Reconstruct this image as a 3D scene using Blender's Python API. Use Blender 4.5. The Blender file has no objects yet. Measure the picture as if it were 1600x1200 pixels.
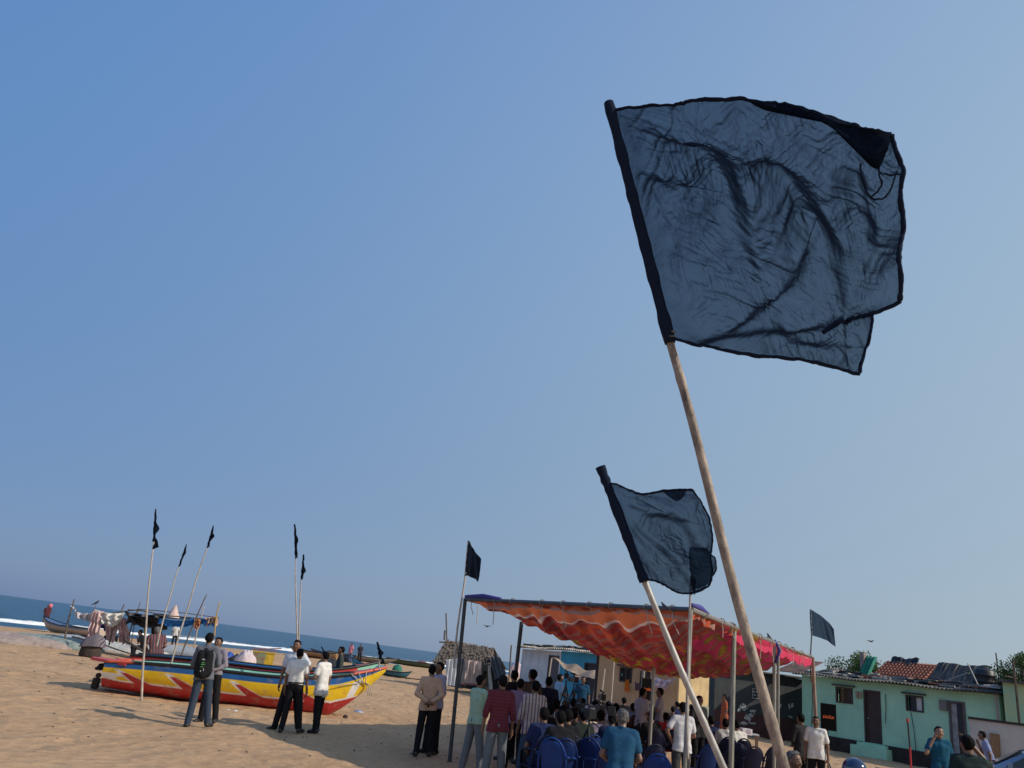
import bpy, math, random
import numpy as np
from mathutils import Vector, Matrix
random.seed(7); NR = np.random.RandomState(7)
S = bpy.context.scene
R = math.radians
# ---------------------------------------------------------------- camera, sky, sun, exposure
FPX, PITCH, ROLL, CAMH = 1180.0, R(20.05), R(7.52), 1.85
cF = Vector((0, math.cos(PITCH), math.sin(PITCH))); cU = Vector((0, -math.sin(PITCH), math.cos(PITCH))); cR = Vector((1, 0, 0))
_c, _s = math.cos(ROLL), math.sin(ROLL)
IR = cR*_c + cU*_s; IU = cU*_c - cR*_s
cam = bpy.data.objects.new('camera', bpy.data.cameras.new('camera')); S.collection.objects.link(cam); S.camera = cam
cam.matrix_world = Matrix(((IR.x, IU.x, -cF.x, 0), (IR.y, IU.y, -cF.y, 0), (IR.z, IU.z, -cF.z, CAMH), (0, 0, 0, 1)))
cam.data.sensor_width = 36; cam.data.lens = FPX/1600*36; cam.data.clip_end = 20000; cam.data.clip_start = .05
SUN = Vector((0.955, -0.297, 0)); ELEV = R(34)
sd = Vector((SUN.x*math.cos(ELEV), SUN.y*math.cos(ELEV), math.sin(ELEV))).normalized()
W = bpy.data.worlds.new('World'); S.world = W; W.use_nodes = True
wn, wl = W.node_tree.nodes, W.node_tree.links
sky = wn.new('ShaderNodeTexSky'); sky.sky_type = 'NISHITA'; sky.sun_disc = False
sky.sun_elevation = ELEV; sky.sun_rotation = math.atan2(SUN.x, SUN.y)
sky.air_density = 1.0; sky.dust_density = 1.0; sky.ozone_density = 2.0; sky.altitude = 0
wn['Background'].inputs[1].default_value = 0.11
# humid coastal haze evens the clear-sky gradient out: colour by height and by angle to the sun
def vm(op, a, b):
    k = wn.new('ShaderNodeVectorMath'); k.operation = op
    for i, q in enumerate((a, b)):
        if isinstance(q, tuple): k.inputs[i].default_value = q
        else: wl.new(q, k.inputs[i])
    return k.outputs[1] if op == 'DOT_PRODUCT' else k.outputs[0]
geo = wn.new('ShaderNodeTexCoord').outputs['Generated']
gd = vm('DOT_PRODUCT', geo, tuple(sd)); zz = vm('MAXIMUM', vm('MULTIPLY', geo, (0, 0, 1)), (0, 0, 0)); zd = vm('DOT_PRODUCT', zz, (0, 0, 1))
K = 1/.11
acc = vm('ADD', vm('MULTIPLY', zd, (-.0588*K, .116*K, .3272*K)), (.2525*K, .3217*K, .4112*K))
acc = vm('ADD', acc, vm('MULTIPLY', gd, (.2177*K, .2091*K, .0832*K)))
acc = vm('ADD', acc, vm('MULTIPLY', vm('MULTIPLY', zd, zd), (-.1624*K, -.2922*K, -.2613*K)))
acc = vm('ADD', acc, vm('MULTIPLY', sky.outputs[0], (.15, .15, .15)))
wl.new(acc, wn['Background'].inputs[0])
sl = bpy.data.lights.new('sun', 'SUN'); sl.energy = 3.5; sl.angle = R(.55); sl.color = (1, .9, .76)
so = bpy.data.objects.new('sun', sl); S.collection.objects.link(so); so.rotation_euler = sd.to_track_quat('Z', 'Y').to_euler()
S.view_settings.view_transform = 'Standard'; S.view_settings.look = 'None'; S.view_settings.gamma = 1; S.view_settings.exposure = 0
S.cycles.transparent_max_bounces = 16

# ---------------------------------------------------------------- helpers
def ray(x, y):
    return cF*FPX + IR*(x-800) + IU*(600-y)
def G(x, y, z=0.0):          # point of a level plane seen at a pixel of the photograph
    d = ray(x, y); t = (z-CAMH)/d.z
    return Vector((d.x*t, d.y*t, z))
def AT(x, y, Y):             # point at distance Y
    d = ray(x, y); t = Y/d.y
    return Vector((d.x*t, Y, CAMH+d.z*t))
def PLN(x, y, o, n):
    d = ray(x, y); c = Vector((0, 0, CAMH)); t = (o-c).dot(n)/d.dot(n)
    return c + d*t
SH0, SH1 = Vector((-53, 79)), Vector((-20, 142))     # shoreline
SD = (SH1-SH0).normalized(); SN = Vector((-SD.y, SD.x))    # SN points to sea
def shore(x, y): return (x-SH0.x)*SN.x + (y-SH0.y)*SN.y
def sst(t): t = np.clip(t, 0, 1); return t*t*(3-2*t)
def gz(x, y):
    return -1.35*sst((shore(x, y)+38)/40.0)
def GG(x, y):                # ground point under a pixel, with the beach slope
    z = 0.0
    for _ in range(30):
        p = G(x, y, z); z = .5*z + .5*float(gz(p.x, p.y))
    p.z = float(gz(p.x, p.y)); return p
COL = S.collection
def link(o, parent=None):
    COL.objects.link(o)
    if parent is not None: o.parent = parent
    return o
def tag(o, label=None, cat=None, group=None, kind=None):
    if label: o['label'] = label
    if cat: o['category'] = cat
    if group: o['group'] = group
    if kind: o['kind'] = kind
    return o
def empty(name, loc, rz=0, label=None, cat=None, group=None):
    o = bpy.data.objects.new(name, None); o.location = loc; o.rotation_euler = (0, 0, rz); o.empty_display_size = .1
    link(o); return tag(o, label, cat, group)
def kids(o): return [c for c in COL.objects if c.parent == o]
def copy_tree(o, parent=None, mats=None):
    c = o.copy(); COL.objects.link(c); c.parent = parent
    for ch in kids(o): copy_tree(ch, c)
    return c
_m = {}
def mat(name, col, rough=.8, var=0.0, scale=4.0, bump=0.0, bscale=30.0, metal=0.0, col2=None, attr=None, spec=None, stretch=None, detail=6, trans=0.0, tcol=None):
    if name in _m: return _m[name]
    m = bpy.data.materials.new(name); m.use_nodes = True; _m[name] = m
    n, l = m.node_tree.nodes, m.node_tree.links; b = n['Principled BSDF']
    b.inputs['Roughness'].default_value = rough; b.inputs['Metallic'].default_value = metal
    if spec is not None: b.inputs['Specular IOR Level'].default_value = spec
    tc = n.new('ShaderNodeTexCoord'); mp = n.new('ShaderNodeMapping'); l.new(tc.outputs['Object'], mp.inputs[0])
    if stretch: mp.inputs['Scale'].default_value = stretch
    src = None
    if attr:
        a = n.new('ShaderNodeAttribute'); a.attribute_name = attr; src = a.outputs['Color']
    if var or col2:
        t = n.new('ShaderNodeTexNoise'); t.inputs['Scale'].default_value = scale; t.inputs['Detail'].default_value = detail; t.inputs['Roughness'].default_value = .62
        l.new(mp.outputs[0], t.inputs['Vector'])
        rp = n.new('ShaderNodeMapRange'); rp.inputs[1].default_value = .34; rp.inputs[2].default_value = .66; l.new(t.outputs[0], rp.inputs[0])
        mx = n.new('ShaderNodeMix'); mx.data_type = 'RGBA'
        if attr:
            mx.blend_type = 'MULTIPLY'; mx.inputs[0].default_value = 1; l.new(src, mx.inputs[6])
            m2 = n.new('ShaderNodeMix'); m2.data_type = 'RGBA'; l.new(rp.outputs[0], m2.inputs[0])
            m2.inputs[6].default_value = (1-var, 1-var, 1-var, 1); m2.inputs[7].default_value = (1, 1, 1, 1); l.new(m2.outputs[2], mx.inputs[7])
        else:
            c2 = col2 or tuple(c*(1-var) for c in col)
            l.new(rp.outputs[0], mx.inputs[0]); mx.inputs[6].default_value = (*c2, 1); mx.inputs[7].default_value = (*col, 1)
        src = mx.outputs[2]
    if src: l.new(src, b.inputs['Base Color'])
    else: b.inputs['Base Color'].default_value = (*col, 1)
    if bump:
        t2 = n.new('ShaderNodeTexNoise'); t2.inputs['Scale'].default_value = bscale; t2.inputs['Detail'].default_value = 5; l.new(mp.outputs[0], t2.inputs['Vector'])
        bp = n.new('ShaderNodeBump'); bp.inputs['Strength'].default_value = bump; bp.inputs['Distance'].default_value = .02
        l.new(t2.outputs[0], bp.inputs['Height']); l.new(bp.outputs[0], b.inputs['Normal'])
    if trans:
        tr = n.new('ShaderNodeBsdfTranslucent'); ms = n.new('ShaderNodeMixShader'); ms.inputs[0].default_value = trans
        if tcol: tr.inputs[0].default_value = (*tcol, 1)
        elif src: l.new(src, tr.inputs[0])
        else: tr.inputs[0].default_value = (*col, 1)
        l.new(b.outputs[0], ms.inputs[1]); l.new(tr.outputs[0], ms.inputs[2]); l.new(ms.outputs[0], n['Material Output'].inputs[0])
    return m
class MB:
    def __init__(s): s.v = []; s.f = []; s.c = []
    def add(s, vs, fs, col=None):
        k = len(s.v); s.v += [tuple(p) for p in vs]; s.f += [tuple(i+k for i in f) for f in fs]
        s.c += [col or (1, 1, 1)]*len(vs); return s
    def box(s, c, d, rot=None, col=None, taper=1.0):
        vs = []
        for z in (-1, 1):
            q = taper if z > 0 else 1
            for x, y in ((-1, -1), (1, -1), (1, 1), (-1, 1)):
                p = Vector((x*d[0]/2*q, y*d[1]/2*q, z*d[2]/2))
                if rot is not None: p = rot @ p
                vs.append(Vector(c)+p)
        return s.add(vs, [(3, 2, 1, 0), (4, 5, 6, 7), (0, 1, 5, 4), (1, 2, 6, 5), (2, 3, 7, 6), (3, 0, 4, 7)], col)
    def tube(s, pts, r, n=8, cap=True, col=None, flat=1.0):
        pts = [Vector(p) for p in pts]; rs = r if isinstance(r, (list, tuple)) else [r]*len(pts)
        vs = []; up = None
        for i, p in enumerate(pts):
            t = (pts[min(i+1, len(pts)-1)]-pts[max(i-1, 0)]).normalized()
            if up is None:
                up = t.cross(Vector((0, 0, 1)))
                if up.length < .1: up = t.cross(Vector((0, 1, 0)))
                up.normalize()
            up = (up - t*up.dot(t)).normalized(); w = t.cross(up)
            for k in range(n):
                a = 2*math.pi*k/n; vs.append(p + up*math.cos(a)*rs[i] + w*math.sin(a)*rs[i]*flat)
        fs = [(i*n+k, i*n+(k+1) % n, (i+1)*n+(k+1) % n, (i+1)*n+k) for i in range(len(pts)-1) for k in range(n)]
        if cap: fs += [tuple(reversed(range(n))), tuple((len(pts)-1)*n+k for k in range(n))]
        return s.add(vs, fs, col)
    def grid(s, fn, nu, nv, col=None, close=False):
        vs = [fn(i/nu, j/nv) for j in range(nv+1) for i in range(nu+1)]
        fs = [(j*(nu+1)+i, j*(nu+1)+i+1, (j+1)*(nu+1)+i+1, (j+1)*(nu+1)+i) for j in range(nv) for i in range(nu)]
        k = len(s.v); s.add(vs, fs)
        if col: s.c[k:] = [col(i/nu, j/nv) for j in range(nv+1) for i in range(nu+1)]
        return s
    def lathe(s, prof, c, n=16, axis=None, col=None):
        vs = []; q = axis.to_track_quat('Z', 'Y').to_matrix() if axis is not None else Matrix.Identity(3)
        for r, z in prof:
            for k in range(n):
                a = 2*math.pi*k/n; vs.append(Vector(c)+q @ Vector((r*math.cos(a), r*math.sin(a), z)))
        fs = [(i*n+k, i*n+(k+1) % n, (i+1)*n+(k+1) % n, (i+1)*n+k) for i in range(len(prof)-1) for k in range(n)]
        return s.add(vs, fs, col)
    def ball(s, c, r, n=10, col=None, sc=(1, 1, 1)):
        vs = []; m = n//2
        for i in range(m+1):
            th = math.pi*i/m
            for k in range(n):
                a = 2*math.pi*k/n
                vs.append((c[0]+r*sc[0]*math.sin(th)*math.cos(a), c[1]+r*sc[1]*math.sin(th)*math.sin(a), c[2]+r*sc[2]*math.cos(th)))
        fs = [(i*n+k, (i+1)*n+k, (i+1)*n+(k+1) % n, i*n+(k+1) % n) for i in range(m) for k in range(n)]
        return s.add(vs, fs, col)
    def poly(s, pts, th, nrm, col=None):     # flat polygon given thickness along nrm
        n = len(pts); nrm = Vector(nrm)
        vs = [Vector(p) for p in pts] + [Vector(p)+nrm*th for p in pts]
        return s.add(vs, [tuple(reversed(range(n))), tuple(range(n, 2*n))] + [(i, (i+1) % n, n+(i+1) % n, n+i) for i in range(n)], col)
    def build(s, name, m, parent=None, smooth=False, color=False):
        me = bpy.data.meshes.new(name); me.from_pydata(s.v, [], s.f); me.update()
        if m: me.materials.append(m)
        if color:
            a = me.color_attributes.new('col', 'FLOAT_COLOR', 'POINT')
            a.data.foreach_set('color', np.array([(*c[:3], 1) for c in s.c], dtype=np.float32).ravel())
        if smooth: me.polygons.foreach_set('use_smooth', [True]*len(me.polygons))
        o = bpy.data.objects.new(name, me); return link(o, parent)
def np_mesh(name, v, f, m=None, smooth=True, cols=None):
    me = bpy.data.meshes.new(name); f = np.asarray(f); k = f.shape[1]
    me.vertices.add(len(v)); me.vertices.foreach_set('co', np.asarray(v, dtype=np.float32).ravel())
    me.loops.add(f.size); me.loops.foreach_set('vertex_index', f.ravel().astype(np.int32))
    me.polygons.add(len(f)); me.polygons.foreach_set('loop_start', np.arange(0, f.size, k, dtype=np.int32))
    me.update(calc_edges=True); me.validate()
    if smooth: me.polygons.foreach_set('use_smooth', np.ones(len(me.polygons), dtype=bool))
    if m: me.materials.append(m)
    if cols is not None and len(me.vertices) == len(cols):
        a = me.color_attributes.new('col', 'FLOAT_COLOR', 'POINT'); a.data.foreach_set('color', np.asarray(cols, dtype=np.float32).ravel())
    return me
def vnoise(x, y, seed=0):            # cheap smooth value noise on arrays
    x = np.asarray(x, float); y = np.asarray(y, float)
    xi = np.floor(x).astype(np.int64); yi = np.floor(y).astype(np.int64); xf = x-xi; yf = y-yi
    def h(a, b):
        n = (a*374761393 + b*668265263 + seed*1274126177) & 0x7fffffff
        n = ((n ^ (n >> 13))*1274126177) & 0x7fffffff
        return ((n ^ (n >> 16)) & 0xffff)/65535.0
    u = xf*xf*(3-2*xf); v = yf*yf*(3-2*yf)
    return (h(xi, yi)*(1-u)+h(xi+1, yi)*u)*(1-v) + (h(xi, yi+1)*(1-u)+h(xi+1, yi+1)*u)*v
def fbm(x, y, seed=0, o=4):
    s = 0; a = .5
    for i in range(o): s = s + a*vnoise(x*2**i, y*2**i, seed+i*17); a *= .5
    return s

# ---------------------------------------------------------------- the setting: sand, sea, surf
def sand_material():
    m = bpy.data.materials.new('sand'); m.use_nodes = True; n, l = m.node_tree.nodes, m.node_tree.links; b = n['Principled BSDF']
    b.inputs['Roughness'].default_value = .95; b.inputs['Specular IOR Level'].default_value = .1
    tc = n.new('ShaderNodeTexCoord')
    def nz(s, d=6, r=.6):
        t = n.new('ShaderNodeTexNoise'); t.inputs['Scale'].default_value = s; t.inputs['Detail'].default_value = d; t.inputs['Roughness'].default_value = r; l.new(tc.outputs['Object'], t.inputs['Vector']); return t.outputs[0]
    big = nz(.35, 5); mid = nz(6, 6, .7); fine = nz(60, 3)
    rp = n.new('ShaderNodeValToRGB'); rp.color_ramp.elements[0].position = .32; rp.color_ramp.elements[0].color = (.36, .225, .128, 1)
    rp.color_ramp.elements[1].position = .68; rp.color_ramp.elements[1].color = (.60, .39, .228, 1)
    mm = n.new('ShaderNodeMix'); mm.inputs[0].default_value = .6; l.new(big, mm.inputs[2]); l.new(mid, mm.inputs[3]); l.new(mm.outputs[0], rp.inputs[0])
    # wet band by the water
    at = n.new('ShaderNodeAttribute'); at.attribute_name = 'wet'
    mx = n.new('ShaderNodeMix'); mx.data_type = 'RGBA'; l.new(at.outputs['Fac'], mx.inputs[0]); l.new(rp.outputs[0], mx.inputs[6]); mx.inputs[7].default_value = (.24, .17, .12, 1)
    l.new(mx.outputs[2], b.inputs['Base Color'])
    vo = n.new('ShaderNodeTexVoronoi'); vo.inputs['Scale'].default_value = 3.2; l.new(tc.outputs['Object'], vo.inputs['Vector'])
    b1 = n.new('ShaderNodeBump'); b1.inputs['Strength'].default_value = .55; b1.inputs['Distance'].default_value = .06; l.new(mid, b1.inputs['Height'])
    b3 = n.new('ShaderNodeBump'); b3.inputs['Strength'].default_value = .4; b3.inputs['Distance'].default_value = .10; l.new(vo.outputs[0], b3.inputs['Height']); l.new(b1.outputs[0], b3.inputs['Normal'])
    b2 = n.new('ShaderNodeBump'); b2.inputs['Strength'].default_value = .5; b2.inputs['Distance'].default_value = .012; l.new(fine, b2.inputs['Height']); l.new(b3.outputs[0], b2.inputs['Normal'])
    l.new(b2.outputs[0], b.inputs['Normal']); return m
def relief(X, Y):
    r = .10*(fbm(X*.25, Y*.25, 3, 3)-.44) + .12*(fbm(X*1.7, Y*1.7, 9, 4)-.47) - .05*sst((fbm(X*3.1, Y*3.1, 29, 2)-.52)/.08)
    return r*sst((Y-6)/5)*(1-sst((Y-60)/60))
def make_ground():
    xs = np.unique(np.concatenate([np.arange(-30, 24, .16), np.arange(-90, -30, 1.5), np.arange(24, 80, 1.5), np.linspace(-3000, -90, 25), np.linspace(80, 3000, 25)]))
    ys = np.unique(np.concatenate([np.arange(9, 34, .16), np.arange(34, 60, .5), np.arange(60, 200, 2.0), np.linspace(200, 6000, 25), np.linspace(-200, 8.9, 30)]))
    X, Y = np.meshgrid(xs, ys); s = shore(X, Y)
    Z = gz(X, Y) + relief(X, Y) - .06*np.clip(s, 0, 60)
    V = np.stack([X, Y, Z], -1).reshape(-1, 3); nx = len(xs); ny = len(ys)
    i, j = np.meshgrid(np.arange(nx-1), np.arange(ny-1)); a = (j*nx+i).ravel()
    me = np_mesh('sand', V, np.stack([a, a+1, a+nx+1, a+nx], 1), sand_material())
    at = me.attributes.new('wet', 'FLOAT', 'POINT'); at.data.foreach_set('value', sst((s.ravel()+7)/6).astype(np.float32))
    tag(link(bpy.data.objects.new('ground', me)), kind='structure')
make_ground()
SEAZ = -1.38
def sea_material():
    m = bpy.data.materials.new('sea_water'); m.use_nodes = True; n, l = m.node_tree.nodes, m.node_tree.links; b = n['Principled BSDF']
    b.inputs['Base Color'].default_value = (.022, .085, .135, 1); b.inputs['Roughness'].default_value = .32; b.inputs['IOR'].default_value = 1.33
    tc = n.new('ShaderNodeTexCoord'); mp = n.new('ShaderNodeMapping'); mp.inputs['Rotation'].default_value = (0, 0, math.atan2(SD.y, SD.x)); mp.inputs['Scale'].default_value = (.12, .45, 1)
    l.new(tc.outputs['Object'], mp.inputs[0])
    t = n.new('ShaderNodeTexNoise'); t.inputs['Scale'].default_value = .8; t.inputs['Detail'].default_value = 8; t.inputs['Roughness'].default_value = .65; l.new(mp.outputs[0], t.inputs['Vector'])
    cr = n.new('ShaderNodeValToRGB'); cr.color_ramp.elements[0].color = (.010, .05, .10, 1); cr.color_ramp.elements[1].color = (.05, .13, .20, 1); cr.color_ramp.elements[0].position = .35; cr.color_ramp.elements[1].position = .65
    l.new(t.outputs[0], cr.inputs[0]); l.new(cr.outputs[0], b.inputs['Base Color'])
    bp = n.new('ShaderNodeBump'); bp.inputs['Strength'].default_value = 1; bp.inputs['Distance'].default_value = .9; l.new(t.outputs[0], bp.inputs['Height']); l.new(bp.outputs[0], b.inputs['Normal'])
    return m
def make_sea():
    ss = np.unique(np.concatenate([np.arange(-3, 60, .6), np.linspace(60, 9000, 80)])); tt = np.unique(np.concatenate([np.arange(-150, 420, 2.0), np.linspace(-6000, 9000, 60)]))
    T, Q = np.meshgrid(tt, ss)
    X = SH0.x + SD.x*T + SN.x*Q; Y = SH0.y + SD.y*T + SN.y*Q
    Z = SEAZ + .12*np.sin(Q*.35+2*vnoise(T*.02, Q*.02, 5)*6)*sst(Q/10)*(1-sst((Q-60)/400))
    nx = len(tt); i, j = np.meshgrid(np.arange(nx-1), np.arange(len(ss)-1)); a = (j*nx+i).ravel()
    me = np_mesh('sea', np.stack([X, Y, Z], -1).reshape(-1, 3), np.stack([a, a+1, a+nx+1, a+nx], 1), sea_material())
    tag(link(bpy.data.objects.new('sea', me)), kind='structure')
make_sea()
foam = mat('foam', (.82, .84, .84), .9, var=.25, scale=1.5, bump=.6, bscale=2)
def surf(q0, t0, t1, amp, hgt, wid, seed, broken=0.0):
    mb = MB(); n = int((t1-t0)/1.0)
    ts = np.linspace(t0, t1, n)
    q = q0 + amp*(fbm(ts*.025, ts*0+seed, seed, 3)-.45)*2
    h = hgt*(.4+1.1*fbm(ts*.09, ts*0+7, seed+3, 4)); w = wid*(.35+1.3*fbm(ts*.06, ts*0+3, seed+5, 4))
    if broken: k = sst((fbm(ts*.018, ts*0+1, seed+8, 2)-broken)/.05); h = h*k; w = w*k
    prof = [(-1, -.02), (-.6, .5), (-.2, 1), (.25, .8), (.6, .35), (1, -.02)]
    vs = []
    for i, t in enumerate(ts):
        for a, b in prof:
            jj = (random.random()-.5)*.25*w[i]
            Q = q[i]+a*w[i]/2+jj; z = SEAZ + max(b, -.1)*h[i]*(.8+.4*random.random()) + (.06 if b > 0 else -.1)
            vs.append((SH0.x+SD.x*t+SN.x*Q, SH0.y+SD.y*t+SN.y*Q, z))
    P = len(prof); fs = [(i*P+k, (i+1)*P+k, (i+1)*P+k+1, i*P+k+1) for i in range(n-1) for k in range(P-1)]
    mb.add(vs, fs)
    return mb
mb = surf(23, -60, 330, 3.5, .34, 2.5, 2, .36); m2 = surf(32, -60, 330, 5, .35, 2.2, 12, .46); m3 = surf(2.0, -60, 330, 1.3, .03, 2.2, 22)
m4 = surf(44, -60, 330, 4, .3, 1.5, 32, .52)
for q in (m2, m3, m4): mb.add(q.v, q.f)
tag(mb.build('surf', foam, smooth=True), 'white breaking surf in long lines along the shore', 'surf', kind='stuff')

# ---------------------------------------------------------------- people: smooth implicit figures turned into meshes
def surfnet(d, lo, h):
    s = d < 0; nx, ny, nz = d.shape
    acc = np.zeros((nx-1, ny-1, nz-1, 3), np.float32); cnt = np.zeros((nx-1, ny-1, nz-1), np.float32)
    faces = []
    for ax in range(3):
        sl0 = [slice(None)]*3; sl1 = [slice(None)]*3; sl0[ax] = slice(0, -1); sl1[ax] = slice(1, None)
        a = d[tuple(sl0)]; b = d[tuple(sl1)]; cr = (a < 0) != (b < 0)
        I = np.argwhere(cr); t = (a[cr]/(a[cr]-b[cr]))
        P = I.astype(np.float32); P[:, ax] += t
        o = [k for k in range(3) if k != ax]
        dims = [nx-1, ny-1, nz-1]
        for da in (0, 1):
            for db in (0, 1):
                J = I.copy(); J[:, o[0]] -= da; J[:, o[1]] -= db
                ok = (J[:, o[0]] >= 0) & (J[:, o[1]] >= 0) & (J[:, o[0]] < dims[o[0]]) & (J[:, o[1]] < dims[o[1]])
                np.add.at(acc, tuple(J[ok].T), P[ok]); np.add.at(cnt, tuple(J[ok].T), 1)
        ok = (I[:, o[0]] >= 1) & (I[:, o[1]] >= 1) & (I[:, o[0]] < dims[o[0]]) & (I[:, o[1]] < dims[o[1]])
        I = I[ok]; sg = a[cr][ok] < 0
        q = []
        for da, db in ((1, 1), (0, 1), (0, 0), (1, 0)):
            J = I.copy(); J[:, o[0]] -= da; J[:, o[1]] -= db; q.append(J[:, 0]*(ny*nz)+J[:, 1]*nz+J[:, 2])
        q = np.stack(q, 1)
        flip = sg if ax != 1 else ~sg
        q[~flip] = q[~flip][:, ::-1]
        faces.append(q)
    C = np.argwhere(cnt > 0); V = acc[tuple(C.T)]/cnt[tuple(C.T)][:, None]
    mp = np.full(nx*ny*nz, -1, np.int64); mp[C[:, 0]*(ny*nz)+C[:, 1]*nz+C[:, 2]] = np.arange(len(C))
    F = mp[np.concatenate(faces)]; F = F[(F >= 0).all(1)]
    return np.asarray(lo)+V*h, F
def sdf(prims, h, k=.03, cut=None, noise=None, pad=.05):
    """prims: (a, b, ra, rb[, kk]) tapered capsules joined smoothly"""
    A = np.array([p[0] for p in prims]+[p[1] for p in prims]); rm = max(max(p[2], p[3]) for p in prims)
    lo = A.min(0)-rm-pad; hi = A.max(0)+rm+pad
    n = np.ceil((hi-lo)/h).astype(int)+1
    D = np.full(n, .3, np.float32); ax = [lo[i]+h*np.arange(n[i]) for i in range(3)]
    for p in prims:
        a, b, ra, rb = (np.array(p[0], float), np.array(p[1], float), p[2], p[3]); kk = p[4] if len(p) > 4 else k
        m = max(ra, rb)+kk+2.5*h+.03
        l = np.minimum(a, b)-m; u = np.maximum(a, b)+m
        i0 = np.clip(((l-lo)/h).astype(int), 0, n-1); i1 = np.clip(np.ceil((u-lo)/h).astype(int)+1, 1, n)
        X, Y, Z = np.meshgrid(*[ax[i][i0[i]:i1[i]] for i in range(3)], indexing='ij', sparse=True)
        ab = b-a; L = ab@ab+1e-9
        t = np.clip(((X-a[0])*ab[0]+(Y-a[1])*ab[1]+(Z-a[2])*ab[2])/L, 0, 1)
        d = np.sqrt((X-a[0]-t*ab[0])**2+(Y-a[1]-t*ab[1])**2+(Z-a[2]-t*ab[2])**2)-(ra+(rb-ra)*t)
        s = (slice(i0[0], i1[0]), slice(i0[1], i1[1]), slice(i0[2], i1[2])); c = D[s]
        q = np.maximum(kk-np.abs(c-d), 0)/kk
        D[s] = np.minimum(c, d)-q*q*kk*.25
    X, Y, Z = np.meshgrid(*ax, indexing='ij', sparse=True)
    if noise: D = D+noise(X, Y, Z)
    if cut: D = np.maximum(D, cut(X, Y, Z))
    D[0] = D[-1] = .3; D[:, 0] = D[:, -1] = .3; D[:, :, 0] = D[:, :, -1] = .3
    return surfnet(D, lo, h)
def folds(amp, sd_, kz=1.0):
    def f(X, Y, Z):
        w = np.sin(6*X+5*Y+sd_+2*np.sin(7*Z*kz+sd_*2)); v = np.sin(23*Z*kz+9*w+11*X+sd_)*.6+np.sin(37*X-19*Y+13*Z*kz+sd_*3)*.4
        return amp*v*(.6+.4*np.sin(5*Z+sd_))
    return f
def rotx(p, a, piv):
    y, z = p[1]-piv[1], p[2]-piv[2]; return (p[0], piv[1]+y*math.cos(a)-z*math.sin(a)*-1, piv[2]+z*math.cos(a)-y*math.sin(a))
SKIN = {k: mat('skin_'+k, c, .5, var=.12, scale=9) for k, c in dict(a=(.19, .095, .058), b=(.11, .055, .035), c=(.30, .165, .11)).items()}
HAIR = {'black': mat('hair_black', (.006, .0055, .006), .7, var=.5, scale=60, bump=.6, bscale=140, spec=.12), 'grey': mat('hair_grey', (.17, .16, .155), .7, var=.7, scale=40, bump=.8, bscale=140)}
SHOE = mat('shoe_leather', (.02, .017, .015), .45); BELT = mat('belt', (.015, .012, .01), .4)
EYE = mat('eye', (.03, .025, .02), .25); LIP = mat('lips', (.16, .06, .045), .5)
def cloth(name, col, pattern=None, col2=None, sx=40.0, sy=40.0, wid=.3):
    if name in _m: return _m[name]
    m = mat(name, col, .9, var=.14, scale=14, bump=.35, bscale=55, spec=.15)
    if pattern:
        n, l = m.node_tree.nodes, m.node_tree.links; b = n['Principled BSDF']; src = b.inputs['Base Color'].links[0].from_socket
        tc = n.new('ShaderNodeTexCoord'); sp = n.new('ShaderNodeSeparateXYZ'); l.new(tc.outputs['Object'], sp.inputs[0])
        def band(sock, s):
            a = n.new('ShaderNodeMath'); a.operation = 'MULTIPLY'; a.inputs[1].default_value = s; l.new(sock, a.inputs[0])
            f = n.new('ShaderNodeMath'); f.operation = 'FRACT'; l.new(a.outputs[0], f.inputs[0])
            g = n.new('ShaderNodeMath'); g.operation = 'LESS_THAN'; g.inputs[1].default_value = wid; l.new(f.outputs[0], g.inputs[0]); return g.outputs[0]
        fac = band(sp.outputs[0], sx)
        if pattern == 'check':
            mx = n.new('ShaderNodeMath'); mx.operation = 'ADD'; l.new(fac, mx.inputs[0]); l.new(band(sp.outputs[2], sy), mx.inputs[1])
            hf = n.new('ShaderNodeMath'); hf.operation = 'MULTIPLY'; hf.inputs[1].default_value = .5; l.new(mx.outputs[0], hf.inputs[0]); fac = hf.outputs[0]
        c = n.new('ShaderNodeMix'); c.data_type = 'RGBA'; l.new(fac, c.inputs[0]); l.new(src, c.inputs[6]); c.inputs[7].default_value = (*col2, 1); l.new(c.outputs[2], b.inputs['Base Color'])
    return m
ARM = {  # elbow, wrist for the +x side (x, y, z), figure faces +y
 'down': ((.235, -.015, 1.12), (.25, .045, .875)), 'swing': ((.24, -.06, 1.12), (.25, .06, .88)), 'back': ((.265, -.09, 1.14), (.05, -.175, 1.02)),
 'front': ((.245, .02, 1.13), (.06, .20, 1.04)), 'cross': ((.225, .07, 1.15), (-.07, .20, 1.16)), 'chin': ((.20, .15, 1.14), (.05, .17, 1.39)),
 'phone': ((.30, .07, 1.17), (.135, .07, 1.46)), 'cam': ((.22, .17, 1.22), (.075, .30, 1.46)), 'hip': ((.33, -.05, 1.17), (.19, .02, .99)),
 'hold': ((.24, .05, 1.13), (.15, .28, 1.13)), 'lap': ((.24, .04, 1.13), (.13, .27, 1.02)), 'shade': ((.30, .14, 1.36), (.09, .17, 1.60)), 'up': ((.33, .1, 1.5), (.2, .2, 1.72))}
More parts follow.
